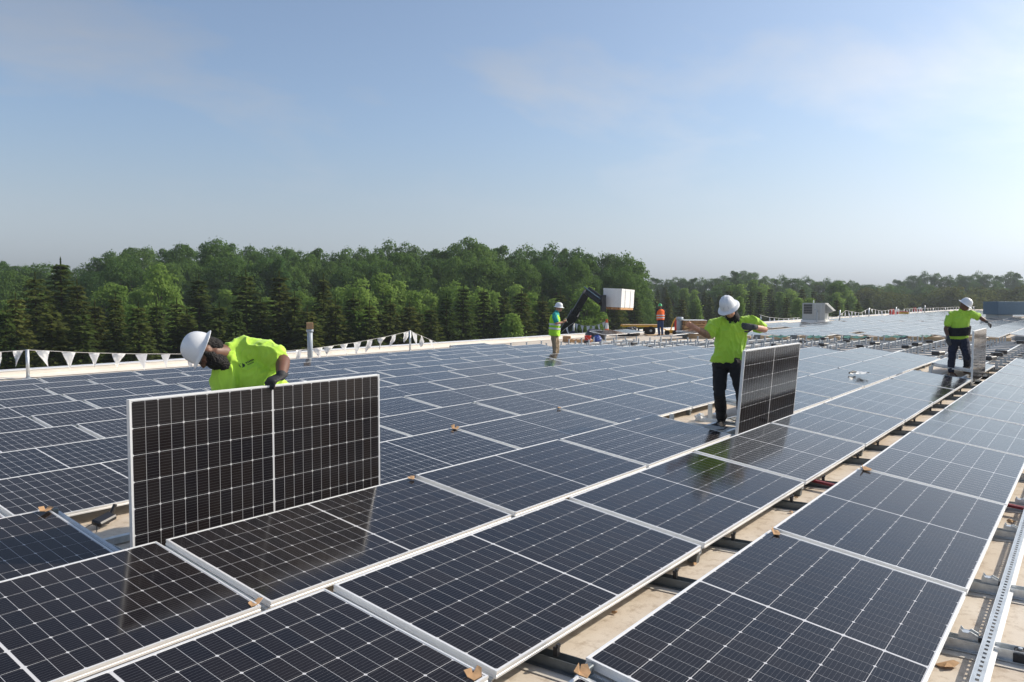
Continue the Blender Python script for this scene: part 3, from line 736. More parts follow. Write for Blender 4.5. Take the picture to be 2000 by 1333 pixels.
def hand(bm, wrist, direc, palm_n, curl, s=1.0, thumb=1):
    """palm and five unequal bent fingers; direc: wrist->knuckles, palm_n: palm normal (fingers curl towards it)"""
    d = direc.normalized(); n = (palm_n - d*palm_n.dot(d)).normalized(); w = d.cross(n)
    k = wrist + d*0.088*s
    limb(bm, [wrist-d*0.03*s, wrist+d*0.03*s, k-d*0.012*s], [0.030*s, 0.037*s, 0.041*s], wide=w, flat=0.42)
    for i, (off, ln) in enumerate(((-0.030, 0.072), (-0.010, 0.080), (0.011, 0.075), (0.030, 0.058))):
        b0 = k + w*off*s - d*0.012*s
        a1 = curl*0.55; a2 = curl*1.25; a3 = curl*1.8
        def dr(a): return (d*math.cos(a)+n*math.sin(a))
        p1 = b0 + dr(a1)*ln*0.48*s; p2 = p1 + dr(a2)*ln*0.34*s; p3 = p2 + dr(a3)*ln*0.26*s
        limb(bm, [b0, p1, p2, p3], [0.0105*s, 0.0098*s, 0.009*s, 0.008*s], seg=10)
    t0 = wrist + d*0.025*s + w*(-0.032*thumb)*s
    t1 = t0 + (d*0.6 - w*thumb*0.65 + n*0.35).normalized()*0.042*s; t2 = t1 + (d*0.8 - w*thumb*0.1 + n*0.65).normalized()*0.036*s
    limb(bm, [t0, t1, t2], [0.0135*s, 0.0115*s, 0.0095*s], seg=10)
def head_axes(top, face):
    t = top.normalized(); f = (face - t*face.dot(t)).normalized(); return t, f, t.cross(f)
def head(bm, c, t, f, s):
    """skull, jaw, nose, brows, ears; c = centre of head, t = up, f = face"""
    l = t.cross(f)
    ell(bm, c+t*0.025-f*0.008, l, f, t, 0.076, 0.096, 0.098)
    ell(bm, c-t*0.055+f*0.030, l, f, t, 0.058, 0.066, 0.066)            # jaw
    ell(bm, c-t*0.020+f*0.066, l, f, t, 0.052, 0.030, 0.055)            # face plane
    limb(bm, [c+t*0.012+f*0.092, c-t*0.026+f*0.114], [0.009, 0.015], seg=10)   # nose
    ell(bm, c-t*0.030+f*0.103, l, f, t, 0.018, 0.012, 0.011)
    ell(bm, c-t*0.060+f*0.094, l, f, t, 0.024, 0.010, 0.008)            # lips
    for q in (-1, 1):
        ell(bm, c+l*q*0.032+t*0.022+f*0.088, l, f, t, 0.020, 0.010, 0.007)   # brow
        ell(bm, c+l*q*0.079-t*0.004-f*0.004, l, f, t, 0.010, 0.020, 0.033)   # ear
def eyes(c, t, f, parent):
    l = t.cross(f)
    for q in (-1, 1):
        bm = BM(); ell(bm, c+l*q*0.031+t*0.006+f*0.091, l, f, t, 0.011, 0.009, 0.008); shade(ob('eye', bm, parent, M['eye']))
M['eye'] = mat('eye', (0.10, 0.08, 0.07), 0.2)
def hard_hat(c, t, f, parent, m, brim=0.048, ridges=True, s=1.0, sticker=True):
    """shell with raised ribs and a full brim; c = centre of brim plane"""
    l = t.cross(f); bm = BM(); seg = 48
    prof = []
    for i in range(11):
        a = i/10*math.pi/2; prof.append((math.cos(a), math.sin(a)))
    rings = []
    def pt(ang, rr, zz, extra=0):
        ca, sa = math.cos(ang), math.sin(ang)       # ca: side, sa: front
        return c + s*(l*(ca*(0.112*rr+extra)) + f*(sa*(0.138*rr+extra)) + t*zz)
    for lev, (rr, hh) in enumerate(prof):
        ring = []
        for k in range(seg):
            ang = 2*math.pi*k/seg; rib = 0
            x = rr*math.cos(ang)
            if ridges and hh > 0.25 and (abs(x) < 0.09 or 0.30 < abs(x) < 0.40): rib = 0.006*min(1, (hh-0.25)*4)
            ring.append(bm.verts.new(pt(ang, rr**0.85 if rr > 0 else 0, 0.148*hh**0.95 + rib, 0.004)))
        rings.append(ring)
    for A, B in zip(rings, rings[1:]):
        for k in range(seg): bm.faces.new((A[k], A[(k+1) % seg], B[(k+1) % seg], B[k]))
    br = []
    for i, (ex, zz) in enumerate(((0.006, -0.004), (0.55*brim, -0.010), (brim, -0.020), (brim+0.003, -0.025), (brim-0.003, -0.026), (0.5*brim, -0.016), (-0.004, -0.010))):
        ring = []
        for k in range(seg):
            ang = 2*math.pi*k/seg; e = ex*(1.0+0.25*max(0, math.sin(ang))) if ex > 0.01 else ex
            ring.append(bm.verts.new(pt(ang, 1, zz - 0.012*abs(math.cos(ang))*(ex/brim if ex > 0 else 0), e)))
        br.append(ring)
    allr = [rings[0]]+br
    for A, B in zip(allr, allr[1:]):
        for k in range(seg): bm.faces.new((B[k], B[(k+1) % seg], A[(k+1) % seg], A[k]))
    bmesh.ops.remove_doubles(bm, verts=bm.verts[:], dist=1e-4); bmesh.ops.recalc_face_normals(bm, faces=bm.faces[:])
    h = shade(ob('hard_hat', bm, parent, m))
    bm = BM(); lathe(bm, [(0.094, -0.03), (0.098, -0.03), (0.098, 0.02), (0.094, 0.02)], 24, frame_mat(c, l, f, t), 1.0*s, 1.22*s); ob('headband', bm, h, M['blackp'])
    if sticker:
        bm = BM(); q = []
        for (aa, zz) in ((70, 0.030), (110, 0.030), (106, 0.062), (74, 0.062)):
            hh = zz/0.148; rr = math.sqrt(max(0, 1-hh*hh))**0.85
            q.append(bm.verts.new(pt(R(aa), rr, zz, 0.0065)))
        bm.faces.new(q); ob('sticker', bm, h, M['sticker'])
    return h
def boot(bm, ankle, toe_dir, s=1.0):
    u = Vector((0, 0, 1)); d = Vector((toe_dir.x, toe_dir.y, 0)).normalized(); w = d.cross(u)
    a = Vector(ankle)
    limb(bm, [a+u*0.14*s, a+u*0.02*s, a-u*0.035*s-d*0.01*s], [0.052*s, 0.05*s, 0.052*s])
    limb(bm, [a-u*0.045*s-d*0.035*s, a-u*0.05*s+d*0.09*s, a-u*0.058*s+d*0.17*s], [0.046*s, 0.046*s, 0.036*s], wide=w, flat=0.85)
    zs = a.z-0.098*s
    vs = box(bm, (0, 0, 0), (0.275*s, 0.088*s, 0.028*s))
    for v in vs:
        co = v.co.copy(); v.co = Vector((a.x, a.y, 0)) + d*(co.x+0.062*s) + w*co.y + u*(zs+0.014*s+co.z)
def build_person(name, label, sp):
    """sp: joints in world space and clothing"""
    J = sp['J']; vx = sp.get('vox', 0.012); rad = sp.get('k', 1.0)
    t, f, l = head_axes(sp['top'], sp['face'])
    hc = J['head']
    bm = BM(); head(bm, hc, t, f, 1)
    limb(bm, [hc-t*0.06-f*0.01, J['neck']], [0.056*rad, 0.062*rad])
    limb(bm, [J['neck'], J['neck'].lerp(J['pelvis'], 0.3), J['pelvis']], [0.055, 0.075, 0.08], wide=(J['shl']-J['shr']).normalized(), flat=0.7)
    arm = sp.get('arm', 1.0)
    for s in ('l', 'r'):
        limb(bm, [J['neck'].lerp(J['sh'+s], 0.7)-V((0, 0, 0.02)), J['sh'+s], J['el'+s]], [0.035, 0.052*arm, 0.044*arm])
        limb(bm, [J['el'+s], J['el'+s].lerp(J['wr'+s], 0.3), J['wr'+s]], [0.043*arm, 0.043*arm, 0.029*arm])
        hd = sp['hand'+s]
        hand(bm, J['wr'+s], hd[0], hd[1], hd[2], 1.0, hd[3])
        limb(bm, [J['pelvis'].lerp(J['hip'+s], 0.8), J['kn'+s], J['an'+s]], [0.085, 0.058, 0.042])
    body = ob(name, remesh(bm, 'body', vx, 3), None, sp['skin'])
    tag(body, label, 'person')
    eyes(hc, t, f, body)
    sw = (J['shl']-J['shr']); swn = sw.normalized(); spine = (J['neck']-J['pelvis']).normalized(); fr = swn.cross(spine).normalized()
    if fr.dot(sp['face']) < 0 and sp.get('front') is None: fr = -fr
    if sp.get('front') is not None: fr = sp['front']
    fr = fr - spine*fr.dot(spine); fr = (fr - swn*fr.dot(swn)).normalized()
    # shirt
    bm = BM(); hs = sw.length/2; mid = (J['shl']+J['shr'])/2; ln = (mid-J['pelvis']).length
    g = sp.get('girth', 1.0); hem = sp.get('hem', -0.06)
    rings = []
    for fz, ra, rb, fo in ((1.03, hs*0.42, 0.06, -0.012), (1.0, hs*0.72, 0.082, -0.012), (0.92, hs*0.98, 0.105*g, -0.004), (0.75, hs*0.93, 0.128*g, 0.008), (0.5, hs*0.86*max(1, g*0.95), 0.126*g, 0.012), (0.25, hs*0.84*g, 0.124*g, 0.012), (0.05, hs*0.88*g, 0.124*g, 0.0), (hem, hs*0.92*g, 0.128*g, 0.0)):
        rings.append((J['pelvis']+(mid-J['pelvis'])*fz+fr*fo, swn, fr, ra, rb))
    loft(bm, rings, 24)
    sl_ = sp.get('sleeve', 0.72)
    if sl_ > 0:
        for s in ('l', 'r'):
            e = J['sh'+s].lerp(J['el'+s], sl_)
            limb(bm, [J['neck'].lerp(J['sh'+s], 0.55)-Vector((0, 0, 0.02)), J['sh'+s], J['sh'+s].lerp(J['el'+s], sl_*0.5), e], [0.07, 0.085*arm, 0.084*arm, 0.083*arm], flat=0.92)
    else:
        for s in ('l', 'r'): limb(bm, [J['neck'].lerp(J['sh'+s], 0.5)-Vector((0, 0, 0.03)), J['sh'+s].lerp(J['neck'], 0.1)], [0.075, 0.075])
    limb(bm, [J['neck']-spine*0.30, J['neck']-spine*0.10, J['neck']-spine*0.012], [0.11*g, 0.10, 0.070])
    for pts_, rr_ in sp.get('extra_shirt', ()): limb(bm, pts_, rr_)
    sh = ob(sp.get('top_name', 'shirt'), remesh(bm, 'shirt', vx, 5, folds(sp.get('fold', 0.02), 7.0, sp.get('seed', 1), (1, 1, 0.65))), body, sp['shirt'])
    # trousers
    bm = BM()
    rings = [(J['pelvis']+(mid-J['pelvis'])*q, swn, fr, hs*a*g, b*g) for q, a, b in ((0.16, 0.74, 0.105), (0.0, 0.82, 0.118), (-0.16, 0.80, 0.118), (-0.26, 0.55, 0.09))]
    loft(bm, rings, 20)
    for s in ('l', 'r'):
        k, a = J['kn'+s], J['an'+s]
        limb(bm, [J['pelvis'].lerp(J['hip'+s], 0.75), J['hip'+s], J['hip'+s].lerp(k, 0.5), k, k.lerp(a, 0.5), a+Vector((0, 0, 0.02))], [0.10*g, 0.105*g, 0.093, 0.076, 0.072, 0.066])
    ob('trousers', remesh(bm, 'trousers', vx, 4, folds(sp.get('pfold', 0.013), 9, sp.get('seed', 1)+4, (1, 1, 0.6))), body, sp['pants'])
    for s in ('l', 'r'):
        bm = BM(); boot(bm, J['an'+s], sp['toe'+s]); ob('boot', remesh(bm, 'boot', 0.009, 2), body, sp['boots'])
        if sp.get('glove'+s):
            bm = BM(); hd = sp['hand'+s]; hand(bm, J['wr'+s], hd[0], hd[1], hd[2], 1.10, hd[3])
            limb(bm, [J['wr'+s].lerp(J['el'+s], 0.07), J['wr'+s]], [0.036*min(arm, 1.1), 0.036]); ob('glove', remesh(bm, 'glove', min(0.006, vx), 1), body, sp['glove'+s])
    hard_hat(hc + t*0.045 - f*0.004, t, f, body, sp['hat'], s=sp.get('hats', 0.88), sticker=sp.get('sticker', True), brim=sp.get('brim', 0.045))
    return body, (t, f, l), (swn, fr, spine, mid, hs)
def chest_print(body, sp, ax, side, up, scale=1.0):
    """small printed emblem (round mark and two lines of lettering) on the chest"""
    swn, fr, spine, mid, hs = ax
    base = mid - spine*up + swn*side
    bm = BM()
    def blob(du, dw, w_, h_):
        vs = []
        n = 7
        for k in range(n):
            a = 2*math.pi*k/n; vs.append(bm.verts.new(base + swn*(du+w_*math.cos(a))*scale + spine*(dw+h_*math.sin(a))*scale))
        bm.faces.new(vs)
    blob(0, 0.0, 0.017, 0.021)
    for i in range(6): blob(-0.03*sp.get('pd', 1)-i*0.0115*sp.get('pd', 1), 0.006, 0.0045, 0.008)
    for i in range(6): blob(-0.032*sp.get('pd', 1)-i*0.0085*sp.get('pd', 1), -0.013, 0.0032, 0.0055)
    me = bpy.data.meshes.new('chest_print'); bm.to_mesh(me); bm.free(); me.materials.append(M['ink'])
    o = bpy.data.objects.new('chest_print', me); COL.objects.link(o); o.parent = body
    return o
def snap_print(o, shirt, fr):
    """wrap the print onto the cloth"""
    from mathutils.bvhtree import BVHTree
    bv = BVHTree.FromPolygons([v.co for v in shirt.data.vertices], [p.vertices for p in shirt.data.polygons])
    for v in o.data.vertices:
        h = bv.ray_cast(v.co + fr*0.5, -fr)
        if h[0]: v.co = h[0] + fr*0.003
def beard(parent, c, t, f, size=1.0):
    l = t.cross(f); bm = BM()
    ell(bm, c-t*0.075*size+f*0.040, l, f, t, 0.078, 0.070, 0.078*size)
    ell(bm, c-t*0.13*size+f*0.055, l, f, t, 0.05, 0.05, 0.06*size)
    for q in (-1, 1): limb(bm, [c+l*q*0.074+t*0.02+f*0.012, c+l*q*0.066-t*0.05+f*0.02], [0.016, 0.032])
    limb(bm, [c-f*0.045+t*0.02, c-f*0.062-t*0.05], [0.072, 0.055])
    return ob('beard_and_hair', remesh(bm, 'beard', 0.007, 2, folds(0.006, 60, 3)), parent, M['hair'])

def C(x, up, aw):   # camera-aligned direction: right, up, away
    return RT*x + V((0, 0, 1))*up + V((FW.x, FW.y, 0)).normalized()*aw

# --- worker 1: bent over the left upright panel
d = 6.0
J = dict(head=P(402, 686, 5.80), neck=P(437, 691, 5.91), shl=P(516, 688, 6.0), shr=P(440, 722, 5.90), pelvis=P(548, 800, 6.10),
         ell=P(553, 706, 5.92), wrl=P(549, 735, 5.73), elr=P(432, 784, 5.86), wrr=P(462, 838, 5.78),
         hipl=P(572, 812, 6.12), hipr=P(536, 812, 6.24), knl=P(590, 915, 6.1), knr=P(540, 915, 6.22))
for s, x, dd in (('l', 596, 6.12), ('r', 545, 6.35)):
    p = on_roof(x, 1030); k = P(x, 1000, dd); J['an'+s] = V((k.x, k.y, roof_z(k.y)+0.10))
sp1 = dict(J=J, top=C(-0.90, 0.40, -0.36), face=C(-0.36, -0.90, -0.25), skin=M['skin_d'], shirt=M['shirt'], pants=M['denim'], boots=M['boot_b'],
           handl=(C(-0.45, -0.25, -0.85), C(-0.1, -0.95, 0.2), 1.0, 1), handr=(C(0.3, -0.8, -0.4), C(0.6, 0.1, 0.2), 0.5, -1), glovel=M['glove'], glover=M['glove'],
           toel=C(-0.3, 0, -1), toer=C(-0.5, 0, -0.8), hat=M['hat'], girth=1.24, arm=1.22, k=1.15, vox=0.009, seed=2, sleeve=0.50, fold=0.020, front=C(-0.45, -0.30, -0.84).normalized(), brim=0.036, hats=0.86, extra_shirt=[([P(449, 691, 5.95), P(474, 686, 6.02), P(506, 686, 6.04)], [0.078, 0.108, 0.105])], sticker=False, hem=-0.12, pd=-1)
b1, hx, ax = build_person('person', 'worker in lime shirt and white hard hat bending over the left upright panel', sp1)
beard(b1, J['head'], hx[0], hx[1], 1.18)
pr = chest_print(b1, sp1, ax, 0.0, 0.0)
sh1 = [c for c in b1.children if c.name.startswith('shirt')][0]
tgt = P(469, 713, 5.7); cen = V((0, 0, 0))
for v in pr.data.vertices: cen += v.co/len(pr.data.vertices)
for v in pr.data.vertices: v.co += tgt-cen
snap_print(pr, sh1, -V((FW.x, FW.y, 0)).normalized())
bm = BM(); c, t_, f_ = J['head'], hx[0], hx[1]; l_ = hx[2]     # safety glasses
for q in (-1, 1):
    box(bm, (q*0.034, 0.106, 0.006), (0.052, 0.004, 0.030), frame_mat(c, l_, f_, t_)); box(bm, (q*0.078, 0.05, 0.008), (0.003, 0.11, 0.006), frame_mat(c, l_, f_, t_))
ob('glasses', bm, b1, M['blackp'])

# --- worker 2: centre right, beside the second upright panel
J = dict(head=P(1424, 603, 9.98), neck=P(1432, 620, 10.06), shl=P(1466, 629, 10.05), shr=P(1396, 632, 10.12), pelvis=P(1420, 702, 10.12),
         ell=P(1493, 644, 9.95), wrl=P(1472, 639, 9.78), elr=P(1382, 655, 10.05), wrr=P(1358, 641, 9.86),
         hipl=P(1436, 712, 10.06), hipr=P(1408, 712, 10.16), knl=P(1449, 768, 10.0), knr=P(1405, 768, 10.10))
a = on_roof(1409, 833); J['anr'] = V((a.x, a.y, a.z+0.10))
a = P(1452, 820, 10.25); J['anl'] = V((a.x, a.y, roof_z(a.y)+0.10))
sp2 = dict(J=J, top=C(-0.48, 0.80, -0.40), face=C(-0.25, -0.60, -0.75), skin=M['skin_l'], shirt=M['shirt'], pants=M['black_cloth'], boots=M['boot_b'],
           handl=(C(-0.95, 0.05, -0.2), C(0.1, 0.1, 0.9), 0.95, -1), handr=(C(-0.85, 0.45, -0.2), C(0.3, -0.3, -0.8), 0.45, 1), glovel=M['glove_g'],
           toel=C(0.2, 0, -1), toer=C(-0.55, 0, -0.85), hat=M['hat'], vox=0.011, seed=5, sleeve=0.70, girth=0.98, front=C(-0.1, -0.05, -1).normalized(), fold=0.022, hem=-0.06, pd=-1, k=1.0)
b2, hx, ax = build_person('person', 'worker in lime shirt and black trousers standing beside the middle upright panel', sp2)
bm = BM(); c = J['head']; limb(bm, [c-hx[0]*0.105+hx[1]*0.012, c-hx[0]*0.14, J['neck']-V((0, 0, 0.03))], [0.078, 0.080, 0.088]); limb(bm, [c+hx[2]*0.0-hx[1]*0.05+hx[0]*0.0, c-hx[0]*0.06-hx[1]*0.03], [0.085, 0.085])
ob('neck_gaiter', remesh(bm, 'gaiter', 0.009, 2, folds(0.006, 16, 9)), b2, M['black_cloth'])
pr = chest_print(b2, sp2, ax, 0, 0); sh2 = [c for c in b2.children if c.name.startswith('shirt')][0]
tgt = P(1438, 630, 9.9); cen = V((0, 0, 0))
for v in pr.data.vertices: cen += v.co/len(pr.data.vertices)
for v in pr.data.vertices: v.co += tgt-cen
snap_print(pr, sh2, -V((FW.x, FW.y, 0)).normalized())
bm = BM(); p0, p1 = J['elr'], J['wrr']                      # dark tattooed forearm sleeve
limb(bm, [p0.lerp(p1, -0.05), p0.lerp(p1, 0.3), p0.lerp(p1, 0.72)], [0.0455, 0.046, 0.037]); M['tattoo'] = mat('tattooed_skin', (0.30, 0.17, 0.11), 0.6, var=0.45, vscale=30)
ob('arm_sleeve', remesh(bm, 'tattoo', 0.008, 1), b2, M['tattoo'])

# --- worker 3: far right with the back belt
J = dict(head=P(1884, 597, 17.25), neck=P(1879, 606, 17.3), shl=P(1898, 614, 17.2), shr=P(1857, 616, 17.4), pelvis=P(1872, 660, 17.35),
         ell=P(1915, 621, 17.1), wrl=P(1927, 629, 17.05), elr=P(1847, 643, 17.4), wrr=P(1852, 661, 17.25),
         hipl=P(1882, 667, 17.3), hipr=P(1863, 667, 17.42), knl=P(1889, 698, 17.15), knr=P(1859, 698, 17.35))
a = on_roof(1889, 729); J['anl'] = V((a.x, a.y, a.z+0.10)); a = on_roof(1857, 735); J['anr'] = V((a.x, a.y, a.z+0.10))
sp3 = dict(J=J, top=C(0.55, 0.80, -0.30), face=C(0.62, -0.55, -0.5), skin=M['skin_d'], shirt=M['shirt'], pants=M['denim'], boots=M['boot_t'],
           handl=(C(0.75, -0.55, -0.2), C(-0.2, -0.8, 0.3), 0.8, 1), handr=(C(0.1, -1, -0.2), C(0.6, 0, 0.5), 0.5, 1), glovel=M['glove_g'], glover=M['glove_g'],
           toel=C(0.7, 0, -0.6), toer=C(-0.05, 0, -1), hat=M['hat'], vox=0.013, seed=8, sleeve=0.62, girth=1.02, fold=0.018, front=C(0.35, -0.05, -0.93).normalized(), sticker=False, arm=1.0, hem=-0.02)
b3, hx, ax = build_person('person', 'worker in lime shirt with black back belt at the right edge', sp3)
swn, fr, spine, mid, hs = ax
bm = BM(); pv = J['pelvis']; loft(bm, [(pv+(mid-pv)*q, swn, fr, hs*0.92+0.038, 0.172) for q in (0.12, 0.22, 0.38, 0.48)], 24)
ob('back_belt', remesh(bm, 'belt', 0.012, 1, folds(0.006, 12, 4)), b3, M['black_cloth'])

# --- yellow vest man
J = dict(head=P(1091.5, 602, 24.9), neck=P(1087, 609, 24.9), shl=P(1085, 616, 25.1), shr=P(1083, 616, 24.70), pelvis=P(1083, 652, 24.9),
         ell=P(1089, 632, 25.12), wrl=P(1100, 629, 25.05), elr=P(1087, 632, 24.62), wrr=P(1100, 630, 24.72),
         hipl=P(1085, 657, 25.0), hipr=P(1082, 657, 24.8), knl=P(1088, 680, 25.02), knr=P(1084, 680, 24.8))
fv = V((J['pelvis'].x, J['pelvis'].y, 0))
for s, x, dd in (('l', 1087, 25.05), ('r', 1083, 24.80)):
    k = P(x, 700, dd); J['an'+s] = V((k.x, k.y, roof_z(k.y)+0.10))
sp4 = dict(J=J, top=C(0.12, 1, 0), face=C(0.95, -0.25, -0.15), skin=M['skin_l'], shirt=M['teeal'], pants=M['khaki'], boots=M['boot_t'],
           handl=(C(0.8, 0.4, -0.2), C(-0.1, 0.5, -0.5), 0.7, 1), handr=(C(0.8, 0.4, 0.2), C(-0.1, 0.5, 0.5), 0.7, -1),
           toel=C(1, 0, -0.1), toer=C(1, 0, -0.3), hat=M['hat'], vox=0.014, seed=11, front=C(0.95, 0, -0.2).normalized(), girth=0.95, hats=0.9)
b4, hx, ax = build_person('person', 'man in yellow safety vest and khaki trousers looking at his hands', sp4)
def vest(body, J, ax, m, tape, hem=-0.05, extra=0.022):
    swn, fr, spine, mid, hs = ax; pv = J['pelvis']; bm = BM()
    rings = []
    for fz, ra, rb in ((1.06, 0.55*hs, 0.075), (1.0, 0.86*hs, 0.10), (0.9, 1.0*hs, 0.13), (0.6, 0.98*hs, 0.155), (0.3, 0.96*hs, 0.155), (0.05, 1.0*hs, 0.16), (hem, 1.05*hs, 0.168)):
        rings.append((pv+(mid-pv)*fz, swn, fr, ra+extra, rb+extra))
    loft(bm, rings, 24); v = ob('safety_vest', remesh(bm, 'vest', 0.016, 3, folds(0.012, 8, 6)), body, m)
    for q in (0.28, 0.50):
        bm = BM(); rr = [[bm.verts.new(pv+(mid-pv)*(q+dq) + swn*((hs*0.985+extra+0.013)*math.cos(2*math.pi*k/28)) + fr*((0.156+extra+0.013)*math.sin(2*math.pi*k/28))) for k in range(28)] for dq in (-0.05, 0.05)]
        for k in range(28): bm.faces.new((rr[0][k], rr[0][(k+1) % 28], rr[1][(k+1) % 28], rr[1][k]))
        ob('reflective_band', bm, v, tape)
vest(b4, J, ax, M['vestg'], M['reflect'], hem=-0.12)
ph = J['wrl'].lerp(J['wrr'], 0.5) + C(0.10, 0.06, 0)
bm = BM(); box(bm, (0, 0, 0), (0.012, 0.075, 0.15), frame_mat(ph, C(1, 0.5, 0).normalized(), C(0, 0, 1), C(-0.5, 1, 0).normalized()))
tag(ob('phone', bm, None, M['white']), 'pale phone in the hands of the man in the yellow vest', 'phone')

# --- orange vest man by the cart
d = 45.2
J = dict(head=P(1289, 599, d), neck=P(1290, 604, d), shl=P(1284, 606, d-0.05), shr=P(1296.5, 606, d+0.1), pelvis=P(1290, 627, d),
         ell=P(1282, 615, d+0.15), wrl=P(1284.5, 622, d+0.32), elr=P(1298.5, 615, d+0.2), wrr=P(1297, 622, d+0.38),
         hipl=P(1287, 630, d), hipr=P(1293, 630, d), knl=P(1286.5, 641, d-0.02), knr=P(1293, 641, d-0.02))
for s, x in (('l', 1287.5), ('r', 1293.5)):
    k = P(x, 652, d); J['an'+s] = V((k.x, k.y, roof_z(k.y)+0.10))
sp5 = dict(J=J, top=C(0, 1, 0.05), face=C(-0.35, -0.1, 0.9), skin=M['skin_d'], shirt=M['black_cloth'], pants=M['jeans'], boots=M['boot_t'],
           handl=(C(0, -1, 0.2), C(0.3, 0, 0.8), 0.5, 1), handr=(C(0, -1, 0.2), C(-0.3, 0, 0.8), 0.5, -1),
           toel=C(-0.4, 0, 0.9), toer=C(0.1, 0, 0.9), hat=M['hat_green'], vox=0.018, seed=14, front=C(-0.2, 0, 0.97).normalized(), brim=0.02, sticker=False, girth=0.95)
b5, hx, ax = build_person('person', 'worker in orange vest, jeans and green hard hat by the cart', sp5)
vest(b5, J, ax, M['vesto'], M['reflect'], hem=0.08)

# ================================================================== ROOF FURNITURE
def upright(name, x, y, htop, rad, m, label, cat, foot=True, d=None):
    p = on_roof(x, y); dd = depth(p); h = (y-htop)*dd/FPX
    e = empty(name, p); tag(e, label, cat)
    bm = BM(); tube(bm, [(0, 0, 0), (0, 0, h)], rad, 12); shade(ob('pole', bm, e, m))
    if foot:
        bm = BM(); lathe(bm, [(0.16, 0.0), (0.16, 0.015), (0.05, 0.03), (rad*1.4, 0.06)], 16); ob('base_plate', bm, e, M['galv'])
    return e, p, h
upright('flag_pole', 55, 741, 683, 0.045, M['galv'], 'galvanised flag pole at the far left roof edge', 'pole')
upright('flag_pole', 801, 692, 646, 0.04, M['galv'], 'thin flag pole where the pennant line peaks left of centre', 'pole')
upright('flag_pole', 1120, 655, 628, 0.06, M['white'], 'white flag pole beside the man in the yellow vest', 'pole')
e, p, h = upright('vent_pipe', 606, 714, 643, 0.085, M['pipe'], 'grey vent pipe with a tan box on top', 'pipe', foot=False)
bm = BM(); lathe(bm, [(0.15, 0), (0.15, 0.02), (0.10, 0.10), (0.092, 0.14)], 20); shade(ob('flashing_boot', bm, e, M['pipe']))
bm = BM(); lathe(bm, [(0.088, h-0.10), (0.11, h-0.09), (0.11, h-0.02), (0.088, h-0.01)], 20); shade(ob('coupling', bm, e, M['pipe']))
bm = BM(); box(bm, (0, 0, h+0.10), (0.21, 0.21, 0.20), bevel=0.008); q = ob('box_cap', bm, e, M['card']); q.rotation_euler = (0, 0, 0.9)
e, p, h = upright('vent_pipe', 1327, 656, 620, 0.17, M['pipe'], 'blue grey vent pipe left of the pallet stack', 'pipe', foot=False)
bm = BM(); lathe(bm, [(0.18, h-0.16), (0.21, h-0.14), (0.21, h), (0.16, h+0.01)], 20); shade(ob('collar', bm, e, M['pipe']))

# pennant lines
def pennant_line(pts, flags, label, width=0.34, height=0.50, joined=False, seed=0):
    """pts: (px, py, depth) of the rope; flags: px positions"""
    rnd = random.Random(seed)
    W_ = [P(*q) for q in pts]; base = W_[0].copy(); base.z = roof_z(min(base.y, RY1))
    e = tag(empty('pennant_line', base), label, 'pennant line', 'white pennant lines')
    fine = []
    for i in range(len(W_)-1):
        for s in range(8): 
            fine.append(W_[i].lerp(W_[i+1], s/8))
    fine.append(W_[-1])
    bm = BM(); tube(bm, [q-base for q in fine], 0.008 if not joined else 0.02, 5); ob('rope', bm, e, M['rope'])
    jb = BM()
    xs = [q[0] for q in pts]
    for fx in flags:
        for i in range(len(pts)-1):
            if min(xs[i], xs[i+1]) <= fx <= max(xs[i], xs[i+1]): break
        t = (fx-xs[i])/(xs[i+1]-xs[i]); c = W_[i].lerp(W_[i+1], t); dr = (W_[i+1]-W_[i]).normalized()
        n = dr.cross(V((0, 0, 1))).normalized()
        bm = BM() if not joined else jb
        sway = rnd.uniform(-0.15, 0.30); side = rnd.uniform(-0.11, 0.11); cur = rnd.uniform(-0.09, 0.09)
        rows_ = 5; prev = None; wd = width*rnd.uniform(0.62, 1.06); ht = height*rnd.uniform(0.82, 1.06)
        for k in range(rows_+1):
            f = k/rows_; hw = wd/2*(1-f)
            m_ = c-base + V((0, 0, -ht*f)) + n*(sway*f*f) + dr*(side*f)
            cur_ = [bm.verts.new(m_ + dr*(hw*a) + n*(cur*math.sin(f*5+a*2))) for a in (-1, -0.33, 0.33, 1)] if k < rows_ else [bm.verts.new(m_)]
            if prev:
                if len(cur_) > 1:
                    for a in range(3): bm.faces.new((prev[a], prev[a+1], cur_[a+1], cur_[a]))
                else:
                    for a in range(3): bm.faces.new((prev[a], prev[a+1], cur_[0]))
            prev = cur_
        if not joined:
            bmesh.ops.solidify(bm, geom=bm.faces[:], thickness=0.003); shade(ob('pennant', bm, e, M['pennant']))
    if joined: tag(ob('pennants', jb, e, M['pennant']), kind='stuff')
    else: jb.free()
pennant_line([(-160, 700, 20.2), (-60, 692, 20.6), (55, 684, 21.0), (160, 689, 21.9), (262, 691.5, 22.8), (380, 692, 24), (470, 691, 25.2), (545, 687, 26.2), (606, 682, 27.0), (690, 670, 28.1), (750, 659, 29.0), (801, 647, 30.0), (826, 658, 30.6), (860, 672, 31.4)],
             [-70, -10, 35, 82, 133, 183, 231, 275, 322, 368, 420, 470, 510, 548, 583, 620, 641, 671, 698, 722, 745, 769, 793, 809, 824, 841], 'line of white triangular pennants along the left roof edge', seed=4)
pennant_line([(1096, 650, 46), (1106, 641, 46.2), (1120, 631, 46.5), (1140, 637, 46.8), (1160, 637, 47), (1175, 632, 47.1), (1186, 626, 47.2)],
             [1107, 1126, 1137, 1149, 1159, 1169, 1180], 'short sagging white pennant line between white pole and orange cone', width=0.24, height=0.62, seed=6)
